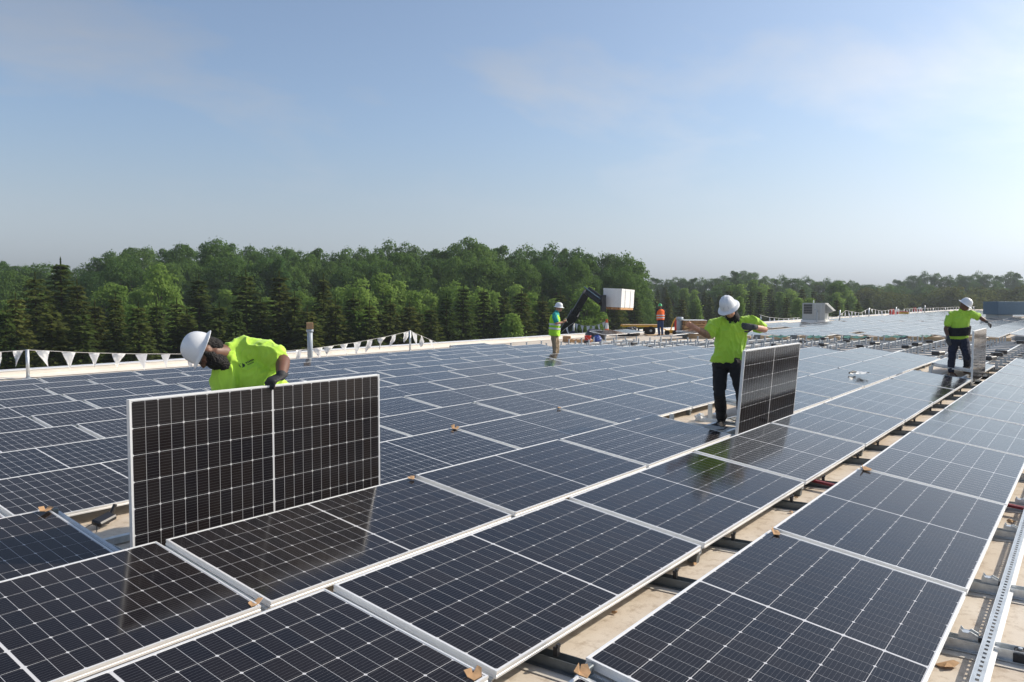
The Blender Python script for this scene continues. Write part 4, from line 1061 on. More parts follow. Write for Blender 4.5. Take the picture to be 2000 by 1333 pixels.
pennant_line([(1483, 615, 72), (1500, 620, 74), (1530, 623, 76), (1562, 621, 79)], [1486, 1503, 1512, 1521, 1531, 1540, 1550, 1558], 'slack white pennant line left of the grey rooftop unit', 0.28, 0.6, True, 8)
pennant_line([(1612, 616, 84), (1632, 622, 86), (1652, 607, 90), (1680, 612, 94), (1697, 603, 98), (1722, 608, 102), (1742, 605, 105), (1765, 607, 108)], [1612+i*6.5 for i in range(24)], 'dense white pennant line right of the grey rooftop unit', 0.36, 1.0, True, 9)
pennant_line([(1765, 604, 112), (1800, 603, 120), (1850, 601, 140), (1905, 599, 165)], [1766+i*5.0 for i in range(28)], 'farthest white pennant line along the horizon', 0.42, 1.1, True, 10)
for j, (x, y, top) in enumerate(((1640, 628, 606), (1697, 622, 602), (1806, 614, 597), (1750, 618, 600))):
    upright('guard_post', x, y, top, 0.06, M['galv'], 'thin guard post on the far roof edge, %s from the left' % ordn((1, 2, 4, 3)[j]), 'post', foot=False)

# rooftop units
p = on_roof(1592, 633); e = tag(empty('rooftop_unit', (p.x, p.y, p.z), (0, 0, 0.10)), 'grey boxy rooftop air unit with a flared hood', 'air unit')
bm = BM(); box(bm, (0, 0, 0.18), (1.9, 2.0, 0.36)); ob('curb', bm, e, M['white'])
bm = BM(); box(bm, (0, 0, 1.08), (1.7, 1.85, 1.44), bevel=0.02); ob('cabinet', bm, e, M['hvac'])
bm = BM(); box(bm, (-0.86, 0.46, 1.30), (0.02, 0.70, 0.85))
ob('intake_opening', bm, e, M['window'])
for k in range(6):
    bm = BM(); box(bm, (-0.875, 0.46, 0.95+k*0.14), (0.02, 0.68, 0.02)); ob('louvre', bm, e, M['hvac'])
for k, (yy, zz) in enumerate(((-0.12, 1.08), (-0.60, 1.08))):
    bm = BM(); box(bm, (-0.858, yy, zz), (0.012, 0.035, 1.36)); ob('panel_seam', bm, e, M['galv'])
bm = BM(); box(bm, (-0.862, -0.36, 1.1), (0.02, 0.03, 0.16)); ob('door_handle', bm, e, M['blackp'])
bm = BM(); vs = [bm.verts.new(q) for q in ((-0.7, -0.93, 1.78), (0.7, -0.93, 1.78), (0.7, -1.55, 1.15), (-0.7, -1.55, 1.15))]; bm.faces.new(vs); bmesh.ops.solidify(bm, geom=bm.faces[:], thickness=0.04); ob('hood', bm, e, M['hvac'])
for s in (-0.7, 0.7):
    bm = BM(); bm.faces.new([bm.verts.new(q) for q in ((s, -0.93, 1.78), (s, -1.55, 1.15), (s, -0.93, 0.9))]); bmesh.ops.solidify(bm, geom=bm.faces[:], thickness=0.03); ob('hood_side', bm, e, M['hvac'])
bm = BM(); tube(bm, [(0.2, 0.2, 1.8), (0.2, 0.2, 2.05)], 0.05, 8); ob('vent_stub', bm, e, M['white'])
bm = BM(); tube(bm, [(-1.2, -0.35, 0), (-1.2, -0.35, 1.25), (-1.2, -0.1, 1.25)], 0.05, 8); ob('drain_pipe', bm, e, M['pipe'])
p = on_roof(1985, 626); e = tag(empty('rooftop_unit', (p.x+2.0, p.y-0.4, p.z), (0, 0, YAW-math.pi/2)), 'long blue grey rooftop unit at the right edge', 'air unit')
bm = BM(); box(bm, (0.2, 0, 1.05), (6.4, 2.2, 1.15), bevel=0.02); ob('cabinet', bm, e, M['hvac_b'])
bm = BM(); box(bm, (1.9, 0, 1.05), (0.05, 2.26, 1.19)); ob('seam_cover', bm, e, M['hvac_b'])
bm = BM(); box(bm, (-2.2, 0, 0.24), (1.3, 1.8, 0.46)); ob('curb', bm, e, M['hvac'])
for x in (-0.4, 0.7, 1.4, 2.6): 
    bm = BM(); box(bm, (x, -0.8, 0.24), (0.08, 0.08, 0.48)); ob('leg', bm, e, M['galv'])

# ---- telehandler reaching over the roof edge with a wrapped pallet
tp, tb = P(1146, 572, 47.2), P(1098, 654, 50.2)
bd = (tb-tp).normalized(); tl = (roof_z(24)+GZ*0+(-7.2)-tp.z)/bd.z if bd.z < 0 else 8
pv = tp + bd*((-7.0-tp.z)/bd.z)
e = tag(empty('telehandler', V((pv.x, pv.y, GZ))), 'black telehandler boom reaching up from behind the parapet', 'telehandler')
def local(q): return q - V((pv.x, pv.y, GZ))
ux = V((RT.x, RT.y, 0)).normalized(); bz = -bd; by = bz.cross(ux).normalized(); bx = by.cross(bz)
def beam(bm, a, b, wx, wy):
    z = (b-a).normalized(); y = z.cross(V((FW.x, FW.y, 0))).normalized(); x = y.cross(z)
    Lx = (b-a).length; box(bm, (0, 0, Lx/2), (wx, wy, Lx), frame_mat(a, x, y, z), bevel=0.03)
bm = BM(); beam(bm, local(pv), local(tp+bd*1.9), 0.55, 0.56); ob('outer_boom', bm, e, M['machine'])
bm = BM(); beam(bm, local(tp+bd*2.0), local(tp), 0.42, 0.42); ob('inner_boom', bm, e, M['machine'])
bm = BM(); tube(bm, [local(pv+bx*0.32), local(tp+bd*1.4+V((FW.x, FW.y, 0))*-0.33)], 0.06, 8); ob('hydraulic_ram', bm, e, M['machine'])
hd = P(1176, 590, 46.6)
bm = BM(); beam(bm, local(tp+V((0, 0, 0.05))-bd*0.1), local(hd), 0.46, 0.50); ob('gooseneck', bm, e, M['machine'])
bm = BM(); a, b = local(P(1142, 562, 46.9)), local(P(1173, 585, 46.4)); beam(bm, a, b, 0.50, 0.05); ob('head_plate', bm, e, M['hvac_b'])
bm = BM(); box(bm, (0, 0, 0), (0.25, 0.9, 1.0), frame_mat(local(P(1178, 593, 46.7)), ux, V((FW.x, FW.y, 0)).normalized(), V((0, 0, 1)))); ob('carriage', bm, e, M['machine'])
bm = BM(); box(bm, (0, 0, 1.5), (4.2, 2.1, 1.1), bevel=0.1); ob('chassis', bm, e, M['yellow'])
bm = BM(); box(bm, (0.6, -0.5, 2.5), (1.3, 0.9, 1.2), bevel=0.1); ob('cab', bm, e, M['window'])
for sx in (-1.5, 1.5):
    for sy in (-1.05, 1.05):
        bm = BM(); lathe(bm, [(0.3, -0.18), (0.6, -0.18), (0.65, -0.1), (0.65, 0.1), (0.6, 0.18), (0.3, 0.18)], 24, Matrix.Translation((sx, sy, 0.65)) @ Matrix.Rotation(math.pi/2, 4, 'X')); ob('wheel', bm, e, M['tyre'])
# carried carton
bc = P(1212.5, 605, 46.4)
al = math.atan2(RT.y, RT.x)
e = tag(empty('wrapped_carton', bc, (0, 0, 0)), 'large white wrapped carton on a pallet lifted by the black boom', 'carton')
aa = R(28)
dl = (C(-1, 0, 0)*math.cos(aa) + C(0, 0, 1)*math.sin(aa)); dr_ = (C(1, 0, 0)*math.sin(aa) + C(0, 0, 1)*math.cos(aa)); dl.z = dr_.z = 0; dl.normalize(); dr_.normalize()
def slab(bm, l0, l1, r0, r1, z0, z1):
    vs = box(bm, (0, 0, 0), (1, 1, 1))
    for v in vs:
        q = v.co.copy(); v.co = dl*(l0+(q.x+0.5)*(l1-l0)) + dr_*(r0+(q.y+0.5)*(r1-r0)) + V((0, 0, z0+(q.z+0.5)*(z1-z0)))
bm = BM(); slab(bm, 0, 1.16, 0, 2.25, 0.12, 1.22); bmesh.ops.recalc_face_normals(bm, faces=bm.faces[:]); ob('carton_body', bm, e, M['wrap'])
bm = BM(); slab(bm, -0.012, 1.172, -0.012, 2.262, 1.10, 1.235); bmesh.ops.recalc_face_normals(bm, faces=bm.faces[:]); ob('lid', bm, e, M['wrap'])
bm = BM(); slab(bm, 0.55, 0.78, -0.004, 0.0, 0.92, 1.10); bmesh.ops.recalc_face_normals(bm, faces=bm.faces[:]); ob('label_sheet', bm, e, M['white'])
for q0 in (0.62, 1.55):
    bm = BM(); slab(bm, -0.02, 1.18, q0, q0+0.03, 0.10, 1.245); bmesh.ops.recalc_face_normals(bm, faces=bm.faces[:]); ob('strap', bm, e, M['pipe'])
for k in range(5):
    bm = BM(); slab(bm, 0.02+k*0.26, 0.10+k*0.26, 0.01, 2.24, -0.0, 0.118); bmesh.ops.recalc_face_normals(bm, faces=bm.faces[:]); ob('pallet_runner', bm, e, M['wood'])
for k in range(7):
    bm = BM(); slab(bm, 0.0, 1.16, 0.01+k*0.34, 0.12+k*0.34, -0.024, -0.002); bmesh.ops.recalc_face_normals(bm, faces=bm.faces[:]); ob('pallet_board', bm, e, M['wood'])
e.rotation_euler = Quaternion(V((FW.x, FW.y, 0)), R(2.5)).to_euler()

# ---- cart
p = on_roof(1250, 655); ya = math.atan2(RT.y, RT.x)
e = tag(empty('flat_cart', p, (0, 0, ya)), 'yellow flat deck cart on four black wheels', 'cart')
bm = BM()
for yy in (-0.55, 0.55): box(bm, (0, yy, 0.56), (2.2, 0.07, 0.10))
for xx in (-1.05, 0, 1.05): box(bm, (xx, 0, 0.56), (0.07, 1.05, 0.09))
ob('deck_frame', bm, e, M['yellow'])
for k in range(11):
    bm = BM(); box(bm, (-1.0+k*0.2, 0, 0.63), (0.15, 1.18, 0.03)); ob('deck_plank', bm, e, M['plank'])
for sx in (-0.42, 0.55):
    for sy in (-0.50, 0.50):
        wM = Matrix.Translation((sx, sy, 0.29)) @ Matrix.Rotation(math.pi/2, 4, 'X')
        bm = BM(); lathe(bm, [(0.17, -0.09), (0.26, -0.09), (0.29, -0.05), (0.29, 0.05), (0.26, 0.09), (0.17, 0.09)], 24, wM); wv = ob('wheel', bm, e, M['tyre'])
        bm = BM(); lathe(bm, [(0.04, -0.10), (0.16, -0.07), (0.16, 0.07), (0.04, 0.10)], 16, wM); ob('rim', bm, wv, M['pipe'])
bm = BM(); tube(bm, [(1.05, 0, 0.5), (1.5, 0, 0.35), (1.85, 0, 0.12)], 0.03, 8); ob('drawbar', bm, e, M['yellow'])

# ---- delineator cone, bucket, bags, tarps
p = on_roof(1185, 656); e = tag(empty('traffic_cone', p), 'tall orange and white traffic cone at the roof edge', 'cone')
bm = BM(); lathe(bm, [(0.21, 0), (0.21, 0.05), (0.13, 0.06), (0.12, 0.42), (0.105, 0.42)], 20); ob('lower_cone', bm, e, M['orangep'])
bm = BM(); lathe(bm, [(0.115, 0.42), (0.10, 0.62), (0.085, 0.78)], 20); ob('white_sleeve', bm, e, M['white'])
bm = BM(); lathe(bm, [(0.09, 0.78), (0.06, 0.93), (0.075, 0.95), (0.05, 1.0)], 20); ob('tip', bm, e, M['orangep'])
p = on_roof(1148, 672, 0.02); e = tag(empty('bucket', p + V((0, 0, 0.03))), 'red plastic bucket on the panels near the cone', 'bucket')
bm = BM(); lathe(bm, [(0.125, 0), (0.155, 0.32), (0.168, 0.32), (0.168, 0.35), (0.155, 0.35), (0.150, 0.33), (0.12, 0.02), (0.0, 0.02)], 24); shade(ob('shell', bm, e, M['redp']))
bm = BM(); tube(bm, [V((0.165*math.cos(a), -0.02-0.12*math.sin(a), 0.30-0.16*math.sin(a))) for a in [i*math.pi/10 for i in range(11)]], 0.006, 6); ob('handle', bm, e, M['galv'])
def lump(name, x, y, sx, sy, sz, m, label, cat, seed, amp=0.12):
    p = on_roof(x, y); e = tag(empty(name, p), label, cat); rnd = V((seed*3.1, seed*1.3, 0)); bm = BM()
    r = bmesh.ops.create_icosphere(bm, subdivisions=4, radius=1)
    for v in r['verts']:
        n = v.co.normalized(); k = 1+amp*2*noise.noise(n*2.2+rnd)+amp*0.8*(1-2*abs(noise.noise(n*5+rnd)))
        q = n*k; v.co = V((q.x*sx, q.y*sy, max(q.z, -0.55)*sz+0.55*sz))
    return shade(ob('body', bm, e, m))
lump('rubbish_bag', 1216, 657, 0.26, 0.3, 0.28, M['bag'], 'smaller black rubbish bag left of the cart', 'bag', 1)
lump('rubbish_bag', 1233, 657, 0.46, 0.4, 0.34, M['bag'], 'larger black rubbish bag in front of the cart wheels', 'bag', 2)
lump('tarpaulin', 1163, 663, 0.62, 0.5, 0.34, M['greytarp'], 'dark grey tarpaulin heap behind the red bucket', 'tarpaulin', 3)
lump('tarpaulin', 1166, 668, 0.22, 0.2, 0.20, M['tarp'], 'crumpled blue tarpaulin right of the red bucket', 'tarpaulin', 4)
lump('cover_heap', 1118, 658, 0.18, 0.2, 0.22, M['greytarp'], 'small dark heap at the foot of the white pole', 'heap', 5)
# open cartons by the vest man
p = on_roof(1107, 668); e = tag(empty('open_carton', p, (0, 0, 0.5)), 'small open brown carton right of the man in the yellow vest', 'carton')
bm = BM()
for s in (-1, 1): box(bm, (0.19*s, 0, 0.14), (0.01, 0.38, 0.28)); box(bm, (0, 0.19*s, 0.14), (0.38, 0.01, 0.28))
box(bm, (0, 0, 0.01), (0.38, 0.38, 0.01)); ob('walls', bm, e, M['card'])
bm = BM(); box(bm, (0.30, 0, 0.33), (0.24, 0.37, 0.008), Matrix.Rotation(0.3, 4, 'Y')); ob('flap', bm, e, M['card'])

# ---- pallets
def pallet_parts():
    d = []
    for k in range(6):
        d.append(('top_board', (-0.55+k*0.22, 0, 0.13), (0.12, 1.05, 0.022)))
    for k in range(3): d.append(('stringer', (0, -0.48+k*0.48, 0.07), (1.22, 0.05, 0.09)))
    for k in range(3): d.append(('bottom_board', (-0.55+k*0.55, 0, 0.012), (0.12, 1.05, 0.02)))
    return d
def pallet(p, yaw, label, group):
    e = tag(empty('wooden_pallet', p, (0, 0, yaw)), label, 'pallet', group)
    for nm, c, s in pallet_parts():
        bm = BM(); box(bm, c, s); ob(nm, bm, e, M['wood'])
    return e
p = on_roof(1354, 656); ya = math.atan2(RT.y, RT.x)
for k in range(6):
    lab = ('bottom', 'second', 'third', 'fourth', 'fifth', 'topmost')[k]
    pallet(p + V((random.uniform(-0.04, 0.04), random.uniform(-0.04, 0.04), k*0.145)), ya+random.uniform(-0.04, 0.04), '%s wooden pallet of the stack left of the middle worker' % lab, 'stacked pallets')
e = tag(empty('cover_sheet', p+V((0, 0, 6*0.145)), (0, 0, ya)), 'white cover sheet lying on the pallet stack', 'sheet')
bm = BM(); box(bm, (0, 0, 0.02), (1.3, 1.1, 0.03), bevel=0.008); ob('sheet', bm, e, M['white'])
p = on_roof(1392, 656)
for k in range(2): pallet(p + V((0, 0, k*0.145)), ya+0.2, '%s wooden pallet of the low pair behind the middle worker' % ('lower', 'upper')[k], 'low pair of pallets')
p = on_roof(1133, 669)
pallet(p, ya, 'single wooden pallet left of the red bucket', 'single pallet')
p = on_roof(1300, 655); e = tag(empty('ground_board', p, (0, 0, ya)), 'flat plywood board under the worker in orange vest', 'board')
bm = BM(); box(bm, (0, 0, 0.02), (2.4, 1.6, 0.03)); ob('board', bm, e, M['plank'])
# yellow hose reel / small roof machine and red cylinder
p = on_roof(1310, 655); e = tag(empty('yellow_seamer', p, (0, 0, ya)), 'small yellow roofing machine with a curved hose beside the pipe', 'machine')
bm = BM(); box(bm, (-0.05, 0, 0.20), (0.55, 0.4, 0.20), bevel=0.03); ob('housing', bm, e, M['yellow'])
for sx in (-0.26, 0.20):
    bm = BM(); lathe(bm, [(0.05, -0.05), (0.15, -0.05), (0.15, 0.05), (0.05, 0.05)], 18, Matrix.Translation((sx, -0.23, 0.15)) @ Matrix.Rotation(math.pi/2, 4, 'X')); ob('wheel', bm, e, M['tyre'])
bm = BM(); tube(bm, [(0.0, 0, 0.28), (0.05, 0, 0.5), (0.14, 0, 0.78), (0.26, 0, 0.98), (0.36, 0, 1.06)], 0.035, 8); shade(ob('hose', bm, e, M['yellow']))
p = on_roof(1321, 655); e = tag(empty('red_cylinder', p), 'tall red cylinder beside the blue grey pipe', 'cylinder')
bm = BM(); lathe(bm, [(0.10, 0.12), (0.115, 0.14), (0.115, 0.78), (0.08, 0.86), (0.03, 0.90), (0.03, 0.97), (0.0, 0.97)], 20); shade(ob('tank', bm, e, M['redp']))
bm = BM(); box(bm, (0, 0, 0.06), (0.24, 0.24, 0.12)); ob('stand', bm, e, M['white'])
for j, (x, y) in enumerate(((1742, 617), (1752, 616), (1786, 611), (1796, 610))):
    p = on_roof(x, y); e = tag(empty('marker_drum', p), 'tiny red and white marker on the far roof, %s from the left' % ordn(j+1), 'marker', 'far red markers')
    bm = BM(); lathe(bm, [(0.35, 0), (0.30, 0.5)], 14); ob('lower_band', bm, e, M['redp'])
    bm = BM(); lathe(bm, [(0.30, 0.5), (0.24, 0.9)], 14); ob('upper_band', bm, e, M['white'] if j % 2 else M['redp'])
p = on_roof(1765, 617); e = tag(empty('yellow_chest', p, (0, 0, 0.3)), 'small yellow chest near the far pennants', 'chest')
bm = BM(); box(bm, (0, 0, 0.25), (1.8, 1.0, 0.5), bevel=0.05); ob('body', bm, e, M['yellow'])
bm = BM(); box(bm, (0, 0, 0.53), (1.84, 1.04, 0.05)); ob('lid', bm, e, M['redp'])

# ---- small things in the gaps
p = on_roof(203, 1022, 0.03); e = tag(empty('optimizer_box', p, (0.25, -0.15, 0.35)), 'black optimizer with cables in the gap left of the upright panel', 'optimizer'); e.scale = (0.62, 0.62, 0.62)
bm = BM(); box(bm, (0, 0, 0.05), (0.28, 0.15, 0.075), bevel=0.018); ob('body', bm, e, M['blackp'])
bm = BM(); box(bm, (0.13, 0.05, 0.10), (0.05, 0.035, 0.28), Matrix.Rotation(0.5, 4, 'Y'), bevel=0.006); ob('bracket_arm', bm, e, M['blackp'])
for s, q in enumerate(([(-0.14, 0.02, 0.06), (-0.30, 0.0, 0.08), (-0.42, -0.06, 0.0), (-0.50, 0.0, -0.05)], [(-0.14, -0.02, 0.05), (-0.22, -0.10, 0.02), (-0.34, -0.14, -0.04), (-0.42, -0.05, -0.05)])):
    bm = BM(); tube(bm, q, 0.007, 6); shade(ob('cable', bm, e, M['blackp']))
p = on_roof(1367, 822); e = tag(empty('plastic_wrapper', p), 'crumpled clear plastic wrapper in the gap left of the boots', 'wrapper')
bm = BM(); r = bmesh.ops.create_icosphere(bm, subdivisions=3, radius=1)
for v in r['verts']:
    n = v.co.normalized(); k = 1+0.5*noise.noise(n*3.1); v.co = V((n.x*0.075*k, n.y*0.06*k, max(0, n.z*0.07*k+0.035)))
ob('film', bm, e, M['wrap'])
cR3 = V((13.55, row_v(2)+0.62, row_z(2)+0.62*math.sin(TILT)+0.01))
cR3 = None
d_ = FW + RT*((1680-1000)/FPX) + UP*((666.5-731)/FPX)
rag_p = on_roof(1680, 733, 0.13+0.09)
e = tag(empty('rag', rag_p), 'white rag and black strap lying on a grey panel at right', 'rag')
bm = BM(); n = 10
g_ = [[bm.verts.new((-0.28+0.56*i/n+0.05*math.sin(j*2.2), -0.10+0.2*j/5+0.04*math.sin(i*1.3), 0.012+0.028*(1+noise.noise(V((i*0.7, j*0.9, 3)))))) for j in range(6)] for i in range(n+1)]
for i in range(n):
    for j in range(5):
        if random.random() < 0.86: bm.faces.new((g_[i][j], g_[i+1][j], g_[i+1][j+1], g_[i][j+1]))
ob('cloth', bm, e, M['white'])
bm = BM(); tube(bm, [(-0.02, 0.20, 0.03), (0.12, 0.16, 0.05), (0.26, 0.14, 0.03)], [0.02, 0.026, 0.018], 6); ob('strap', bm, e, M['blackp'])
for j, (x, y, l_) in enumerate(((1606, 943, 0.30), (1984, 990, 0.25))):
    p = on_roof(x, y, 0.07); e = tag(empty('red_strap', p, (0, 0, 1.2)), ('short dark red strap in the beige aisle', 'short dark red strap at the right picture edge')[j], 'strap')
    bm = BM(); box(bm, (0, 0, 0), (l_, 0.05, 0.02), bevel=0.004); M.setdefault('dred', mat('dark_red_webbing', (0.16, 0.01, 0.02), 0.7)); ob('webbing', bm, e, M['dred'])
for j, (x, y) in enumerate(((1356, 1101), (1555, 972), (1850, 1297), (1975, 1018), (1200, 1196), (1545, 1000))):
    p = on_roof(x, y, 0.012); e = tag(empty('dry_leaf', p, (0.2, 0.1, j*1.3)), 'small brown scrap on the roof, %s counted from the left' % ordn((2, 4, 5, 6, 1, 3)[j]), 'scrap', 'brown scraps on the roof')
    bm = BM(); s = (0.02, 0.02, 0.055, 0.035, 0.018, 0.022)[j]
    ctr = bm.verts.new((0, 0, 0.008)); ring = [bm.verts.new((s*math.cos(a)*(1.2 if k % 2 else 0.8), s*0.7*math.sin(a), 0.006*math.sin(k*2))) for k, a in enumerate([i*math.pi/4 for i in range(8)])]
    for k in range(8): bm.faces.new((ctr, ring[k], ring[(k+1) % 8]))
    ob('blade', bm, e, M['card'])
# type label on the end face of the near panel's frame
near = [o for o in bpy.data.objects if o.get('label', '').startswith('dark solar panel, second from the lower left in the rightmost row')][0]
bm = BM(); x0 = -PL/2-0.0012; quad(bm, (x0, PW-0.20, 0.024), (x0, PW-0.33, 0.024), (x0, PW-0.33, 0.003), (x0, PW-0.20, 0.003))
M['tag'] = mat('pale_green_label', (0.55, 0.60, 0.48), 0.5); M['tagink'] = mat('label_ink', (0.03, 0.03, 0.03), 0.6)
lab = ob('rating_label', bm, near, M['tag'])
bm = BM()
for k in range(22):
    y1 = PW-0.265-k*0.0025; quad(bm, (x0-0.0006, y1, 0.012), (x0-0.0006, y1-0.0013 if k % 3 else y1-0.0018, 0.012), (x0-0.0006, y1-0.0013 if k % 3 else y1-0.0018, 0.006), (x0-0.0006, y1, 0.006))
for rr in range(3):
    for k in range(7): quad(bm, (x0-0.0006, PW-0.21-k*0.006, 0.0205-rr*0.004), (x0-0.0006, PW-0.2145-k*0.006, 0.0205-rr*0.004), (x0-0.0006, PW-0.2145-k*0.006, 0.0185-rr*0.004), (x0-0.0006, PW-0.21-k*0.006, 0.0185-rr*0.004))
ob('printed_lines', bm, lab, M['tagink'])

# ================================================================== TREES
def leaf_mat(name, col, col2, trans=0.35, obj_var=0.25):
    m = bpy.data.materials.new(name); m.use_nodes = True; t = m.node_tree; t.nodes.clear()
    out = t.nodes.new('ShaderNodeOutputMaterial'); d = t.nodes.new('ShaderNodeBsdfDiffuse'); tr = t.nodes.new('ShaderNodeBsdfTranslucent'); mix = t.nodes.new('ShaderNodeMixShader')
    oi = t.nodes.new('ShaderNodeObjectInfo'); co = t.nodes.new('ShaderNodeTexCoord'); nz = t.nodes.new('ShaderNodeTexNoise'); nz.inputs['Scale'].default_value = 0.55; nz.inputs['Detail'].default_value = 4
    t.links.new(co.outputs['Object'], nz.inputs['Vector'])
    a = t.nodes.new('ShaderNodeMath'); a.operation = 'ADD'; t.links.new(oi.outputs['Random'], a.inputs[0]); t.links.new(nz.outputs['Fac'], a.inputs[1])
    mr = t.nodes.new('ShaderNodeMapRange'); mr.inputs[1].default_value = 0.3; mr.inputs[2].default_value = 1.5; t.links.new(a.outputs[0], mr.inputs[0])
    mx = t.nodes.new('ShaderNodeMix'); mx.data_type = 'RGBA'; mx.inputs[6].default_value = (*col, 1); mx.inputs[7].default_value = (*col2, 1); t.links.new(mr.outputs[0], mx.inputs[0])
    t.links.new(mx.outputs[2], d.inputs[0]); t.links.new(mx.outputs[2], tr.inputs[0])
    mix.inputs[0].default_value = trans; t.links.new(d.outputs[0], mix.inputs[1]); t.links.new(tr.outputs[0], mix.inputs[2]); t.links.new(mix.outputs[0], out.inputs[0])
    return m
M['lf_dark'] = leaf_mat('dark_broadleaf', (0.065, 0.135, 0.040), (0.125, 0.205, 0.052), 0.48)
M['lf_light'] = leaf_mat('light_broadleaf', (0.15, 0.25, 0.05), (0.25, 0.36, 0.085), 0.55)
M['lf_con'] = leaf_mat('spruce_needles', (0.058, 0.100, 0.026), (0.12, 0.135, 0.036), 0.45)
M['lf_olive'] = leaf_mat('olive_broadleaf', (0.085, 0.115, 0.035), (0.14, 0.155, 0.05), 0.4)
def from_quads(name, verts, m):
    n = len(verts)//4
    me = bpy.data.meshes.new(name); me.from_pydata(verts, [], [(4*i, 4*i+1, 4*i+2, 4*i+3) for i in range(n)]); me.materials.append(m); return me
def broadleaf(seed, H, RW, m, n_cl=95, per=95, leaf=0.30, low=0.22, pear=0.0):
    """height H, crown half-width RW"""
    rnd = random.Random(seed); vt = []; cl = []
    cz = H*(0.5+low/2); hz = H*(1-low)/2
    tries = 0
    while len(cl) < n_cl and tries < 9000:
        tries += 1
        q = V((rnd.uniform(-1, 1), rnd.uniform(-1, 1), rnd.uniform(-1, 1)))
        if q.length > 1 or q.length < 0.45: continue
        lob = 0.80+0.45*noise.noise(q.normalized()*1.7+V((seed*1.9, 0, 0)))
        zt = (q.z+1)/2; wid = 1 - pear*zt
        c = V((q.x*RW*lob*wid, q.y*RW*lob*wid, cz+q.z*hz*(0.86+0.2*lob)))
        if any((c-o).length < RW*0.13 for o, _ in cl): continue
        cl.append((c, rnd.uniform(0.14, 0.30)*RW + 0.25))
    for c, cr in cl:
        out = (c-V((0, 0, cz))); out = out.normalized() if out.length > 0 else V((0, 0, 1))
        for k in range(per):
            g = V((rnd.gauss(0, 1), rnd.gauss(0, 1), rnd.gauss(0, 1))).normalized()
            if g.dot(out) < -0.35: g = -g
            p_ = c + V((g.x, g.y, g.z*0.75))*cr*(0.62+0.38*rnd.random())*(1.0 if rnd.random() > 0.12 else 1.3)
            n_ = (g + V((rnd.gauss(0, .5), rnd.gauss(0, .5), rnd.gauss(0, .5)+0.3))).normalized()
            a = n_.orthogonal().normalized(); a = Quaternion(n_, rnd.uniform(0, 6.28)) @ a; b = n_.cross(a); s = leaf*rnd.uniform(0.5, 1.05); 
            vt += [p_-a*s*0.5, p_+b*s*0.32, p_+a*s*0.5, p_-b*s*0.32]
    crown = from_quads('crown', vt, m)
    bm = BM(); tr = 0.016*H+0.05
    tube(bm, [(0, 0, 0), (0.1, 0, H*0.2), (0.05, 0.1, H*0.5), (0, 0, H*0.78)], [tr, tr*0.8, tr*0.5, tr*0.15], 7)
    for c, cr in cl[::4]:
        z0 = max(H*0.15, c.z-RW*0.6-rnd.random()); tube(bm, [(0.05, 0.03, min(z0, H*0.7)), (c.x*0.5, c.y*0.5, (min(z0, H*0.7)+c.z)/2+0.2), c], [tr*0.32, tr*0.2, tr*0.07], 5, cap=False)
    me = bpy.data.meshes.new('trunk'); bm.to_mesh(me); bm.free(); me.materials.append(M['trunk'])
    return me, crown
def conifer(seed, H, RW, m):
    rnd = random.Random(seed); vt = []; z = H*0.05
    while z < H*0.985:
        f = z/H; rr = RW*((1-f)**0.78)*(0.86+0.3*noise.noise(V((seed*2.3, f*7, 0))))
        nb = max(4, int(9*(1-f)+5)); ph = rnd.uniform(0, 6.28)
        for k in range(nb):
            a = ph+2*math.pi*k/nb+rnd.uniform(-0.25, 0.25); L_ = rr*rnd.uniform(0.62, 1.15)+0.12
            d_ = V((math.cos(a), math.sin(a), 0)); sd = V((-d_.y, d_.x, 0)); steps = max(3, int(L_/0.20))
            droop = rnd.uniform(0.18, 0.42)*(1-0.4*f)
            for s_ in range(steps):
                t_ = (s_+0.6)/steps; base = d_*(L_*t_) + V((0, 0, z - droop*L_*t_ + 0.22*L_*t_*t_))
                wdt = 0.34*(1-0.5*t_)+0.08
                for e_ in range(4):
                    o_ = sd*rnd.uniform(-wdt, wdt) + V((0, 0, rnd.uniform(-0.16, 0.08)))
                    n_ = V((rnd.gauss(0, .35), rnd.gauss(0, .35), 1)) + d_*0.5; n_.normalize()
                    ax = (d_ + sd*rnd.uniform(-0.9, 0.9) + V((0, 0, rnd.uniform(-0.7, 0.1)))).normalized(); b_ = n_.cross(ax).normalized(); s2 = rnd.uniform(0.26, 0.52)
                    c_ = base+o_
                    vt += [c_-ax*s2*0.5, c_+b_*s2*0.27, c_+ax*s2*0.55, c_-b_*s2*0.27]
        z += H*0.018+0.13
    for k in range(30):
        c_ = V((0, 0, H*(0.965+0.04*k/30))); n_ = V((rnd.gauss(0, 1), rnd.gauss(0, 1), 0.2)).normalized(); ax = V((0, 0, 1)); b_ = n_.cross(ax).normalized()
        vt += [c_-ax*0.12, c_+b_*0.05, c_+ax*0.14, c_-b_*0.05]
    bm = BM(); tr = 0.012*H+0.04; tube(bm, [(0, 0, 0), (0, 0, H*0.97)], [tr, 0.02], 7)
    me = bpy.data.meshes.new('trunk'); bm.to_mesh(me); bm.free(); me.materials.append(M['trunk'])
    return me, from_quads('crown', vt, m)
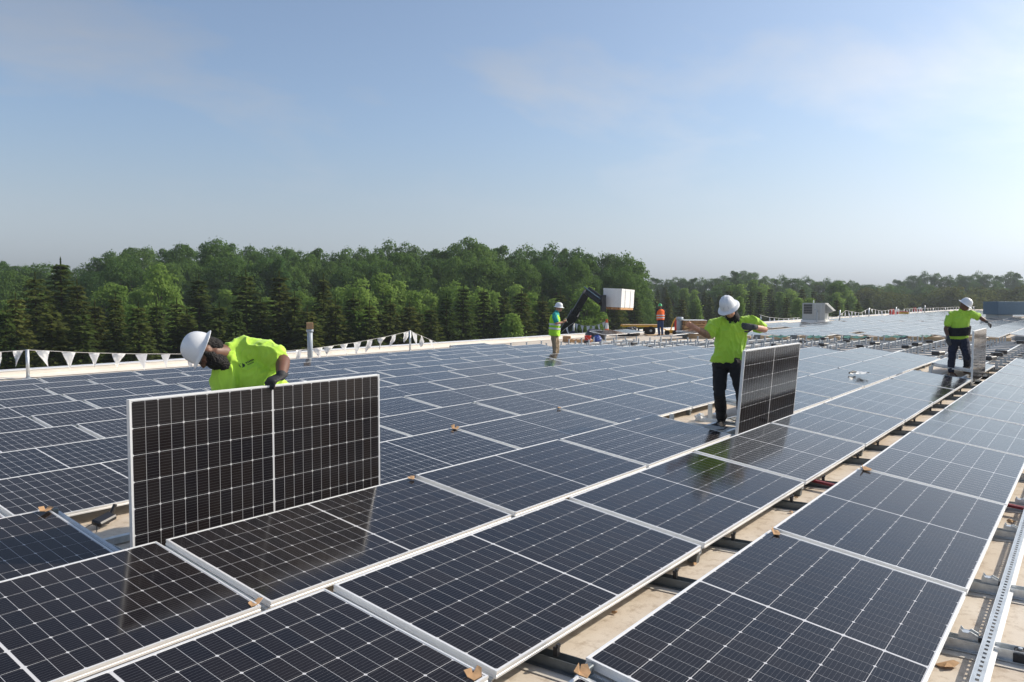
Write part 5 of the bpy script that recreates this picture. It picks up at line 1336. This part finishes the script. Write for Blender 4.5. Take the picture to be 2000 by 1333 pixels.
VAR = {
 'dark': [broadleaf(10+i, 18.0, rw, M['lf_dark'], 150, 150, 0.40, 0.16) for i, rw in enumerate((4.4, 5.2, 3.8, 4.8, 3.4, 4.1))],
 'light': [broadleaf(30+i, 12.0, rw, M['lf_light'], 95, 120, 0.30, 0.10, pear) for i, (rw, pear) in enumerate(((2.4, 0.62), (2.0, 0.72), (2.7, 0.55), (1.7, 0.75)))],
 'con': [conifer(50+i, 12.5, rw, M['lf_con']) for i, rw in enumerate((3.3, 2.8, 3.7, 3.0))],
 'olive': [broadleaf(70+i, 9.0, rw, M['lf_olive'], 80, 110, 0.5, 0.08) for i, rw in enumerate((3.6, 4.2))],
}
BASEH = {'dark': 18.0, 'light': 12.0, 'con': 12.5, 'olive': 9.0}
trees = []
def tree(kind, x, ytop, d, wide=1.0, grp=''):
    """tree whose top shows at photo row ytop at distance d; stands on the ground"""
    tp_ = P(x, ytop, d); h = tp_.z-GZ; trees.append((x, kind, V((tp_.x, tp_.y, GZ)), h, wide, grp))
rt_ = random.Random(99)
def prof(pts, x):
    for (a, ya), (b, yb) in zip(pts, pts[1:]):
        if a <= x <= b: return ya+(yb-ya)*(x-a)/(b-a)
    return pts[0][1] if x < pts[0][0] else pts[-1][1]
BACK = [(-100, 512), (0, 514), (60, 520), (120, 522), (165, 530), (185, 505), (215, 494), (260, 490), (350, 488), (400, 486), (425, 478), (450, 486), (520, 491), (560, 487), (600, 494), (680, 488), (770, 478), (840, 492), (880, 488), (915, 474), (945, 482), (1000, 489), (1100, 490), (1150, 494), (1200, 502), (1235, 510), (1262, 530)]
x = -90
while x < 1262:
    tree('dark', x, prof(BACK, x)+rt_.uniform(-3, 9), rt_.uniform(112, 132), rt_.uniform(0.65, 1.0), 'back'); x += rt_.uniform(17, 32)
x = -70
while x < 1240:
    tree('dark', x, prof(BACK, x)+rt_.uniform(18, 38), rt_.uniform(94, 108), rt_.uniform(0.6, 0.9), 'back'); x += rt_.uniform(24, 42)
for x, y, d, wv in ((425, 479, 110, 1.1), (920, 473, 112, 0.9), (1225, 506, 108, 0.95)): tree('dark', x, y, d, wv, 'back')
# pale young trees in the middle
for x, y in ((20, 585), (75, 560), (205, 552), (235, 548), (262, 560), (290, 548), (318, 517), (330, 560), (372, 590), (440, 565), (470, 562), (585, 568), (612, 580), (665, 560), (700, 545), (752, 533), (775, 548), (805, 572), (838, 566), (868, 552), (888, 550), (905, 560), (930, 562), (960, 572), (1010, 560), (1035, 575), (1085, 575), (1150, 560), (-40, 575), (520, 580), (640, 592)):
    tree('light', x+rt_.uniform(-4, 4), y, rt_.uniform(74, 86), rt_.uniform(0.85, 1.2), 'mid')
# spruces in front
for x, y, d in ((-40, 560, 52), (30, 575, 50), (68, 535, 56), (118, 506, 58), (150, 548, 55), (185, 590, 54), (225, 575, 53), (305, 590, 53), (345, 585, 55), (388, 538, 60), (428, 592, 54), (480, 530, 60), (508, 580, 56), (545, 532, 60), (575, 572, 56), (632, 538, 62), (655, 588, 56), (690, 575, 60), (722, 590, 57), (762, 585, 59), (800, 592, 60), (842, 598, 62), (872, 575, 66), (905, 556, 68), (945, 562, 70), (985, 572, 70), (1018, 565, 72), (1060, 582, 74), (1095, 570, 78), (1130, 578, 80), (1165, 588, 82), (1200, 572, 86), (1240, 575, 90), (270, 592, 50), (600, 600, 54), (460, 600, 52), (100, 600, 47), (10, 600, 46), (160, 605, 47)):
    tree('con', x, y, d, rt_.uniform(1.05, 1.4), 'front')
for x, y in ((258, 596), (700, 592), (835, 600), (1000, 598)):
    tree('light', x, y+4, rt_.uniform(58, 68), rt_.uniform(0.8, 1.25), 'front')
for x, y, d in ((562, 604, 57), (615, 606, 58), (742, 606, 60), (785, 608, 62), (820, 606, 64), (965, 602, 72), (1075, 604, 76), (365, 606, 54), (405, 604, 55)): tree('con', x, y, d, rt_.uniform(1.0, 1.4), 'front')
# middle distance forest on the right
MIDR = [(1240, 552), (1290, 543), (1330, 541), (1400, 548), (1425, 534), (1470, 532), (1500, 541), (1560, 546), (1600, 547), (1650, 549), (1685, 552), (1700, 562), (1715, 572)]
x = 1245
while x < 1712:
    tree('dark', x, prof(MIDR, x)+rt_.uniform(-2, 6), rt_.uniform(205, 240), rt_.uniform(0.8, 1.1), 'right'); x += rt_.uniform(15, 24)
x = 1250
while x < 1700:
    k = rt_.choice(('light', 'con', 'light', 'con', 'dark')); tree(k, x, prof(MIDR, x)+rt_.uniform(12, 26), rt_.uniform(140, 165), rt_.uniform(0.9, 1.25), 'right'); x += rt_.uniform(14, 24)
x = 1235
while x < 1690:
    k = rt_.choice(('con', 'con', 'light')); tree(k, x, prof(MIDR, x)+rt_.uniform(28, 44), rt_.uniform(104, 124), rt_.uniform(0.85, 1.15), 'right'); x += rt_.uniform(18, 28)
tree('dark', 1640, 553, 150, 0.9, 'right'); tree('con', 1185, 540, 150, 0.8, 'right')
FARR = [(1700, 568), (1735, 552), (1765, 545), (1800, 534), (1840, 537), (1880, 540), (1905, 535), (1940, 537), (1975, 533), (2010, 540), (2080, 535)]
x = 1712
while x < 2110:
    tree('dark', x, prof(FARR, x)+rt_.uniform(-1, 8), rt_.uniform(255, 290), rt_.uniform(0.75, 1.0), 'right'); x += rt_.uniform(14, 24)
x = 1690
while x < 2110:
    tree('dark', x, 563+rt_.uniform(-4, 6), rt_.uniform(225, 245), rt_.uniform(0.9, 1.2), 'right'); x += rt_.uniform(18, 28)
x = 1688
while x < 2100:
    tree('olive', x, 571+rt_.uniform(-4, 10)+(6 if 1880 < x < 1900 else 0), rt_.uniform(180, 205), rt_.uniform(1.0, 1.3), 'right'); x += rt_.uniform(22, 36)
trees.sort(key=lambda q: q[0])
KN = {'dark': ('broadleaf_tree', 'dark green broadleaf tree'), 'light': ('young_tree', 'pale young tree'), 'con': ('spruce_tree', 'dark spruce'), 'olive': ('olive_green_tree', 'olive green rounded tree')}
GR = {'back': ('in the tall back woodland', 'tall back woodland'), 'mid': ('in the middle belt', 'young trees of the middle belt'), 'front': ('in the front belt behind the parapet', 'trees in front behind the parapet'), 'right': ('in the far right woodland', 'woodland on the right')}
cnt = {}; idx = 0
for x, kind, loc, h, wide, grp in trees:
    idx += 1; cnt[(kind, grp)] = cnt.get((kind, grp), 0)+1
    e = bpy.data.objects.new(KN[kind][0], None); COL.objects.link(e); e.empty_display_size = 0.5; e.location = loc
    s = h/BASEH[kind]; sw = s*wide if kind != 'dark' else (0.5*s+0.5)*wide
    e.scale = (sw, sw, s); e.rotation_euler = (0, 0, rt_.uniform(0, 6.28))
    tag(e, '%s, %s such from left %s' % (KN[kind][1], ordn(cnt[(kind, grp)]), GR[grp][0]), 'tree', GR[grp][1])
    me_t, me_c = VAR[kind][idx % len(VAR[kind])]
    for nm, me in (('trunk', me_t), ('crown', me_c)):
        o = bpy.data.objects.new(nm, me); o.parent = e; COL.objects.link(o)

# ================================================================== HAZE
bm = BM(); box(bm, (0, 0, (GZ-1.2+17)/2), (1900, 1900, 17-(GZ-1.2)))
hm = bpy.data.materials.new('thin_summer_haze'); hm.use_nodes = True; t = hm.node_tree; t.nodes.clear()
o_ = t.nodes.new('ShaderNodeOutputMaterial'); v_ = t.nodes.new('ShaderNodeVolumePrincipled'); v_.inputs['Density'].default_value = 0.00042
v_.inputs['Color'].default_value = (0.86, 0.92, 1.0, 1); v_.inputs['Anisotropy'].default_value = 0.2; t.links.new(v_.outputs[0], o_.inputs['Volume'])
hz = ob('haze', bm, mat=hm); tag(hz, 'thin pale summer haze over the whole place', 'haze', kind='stuff')
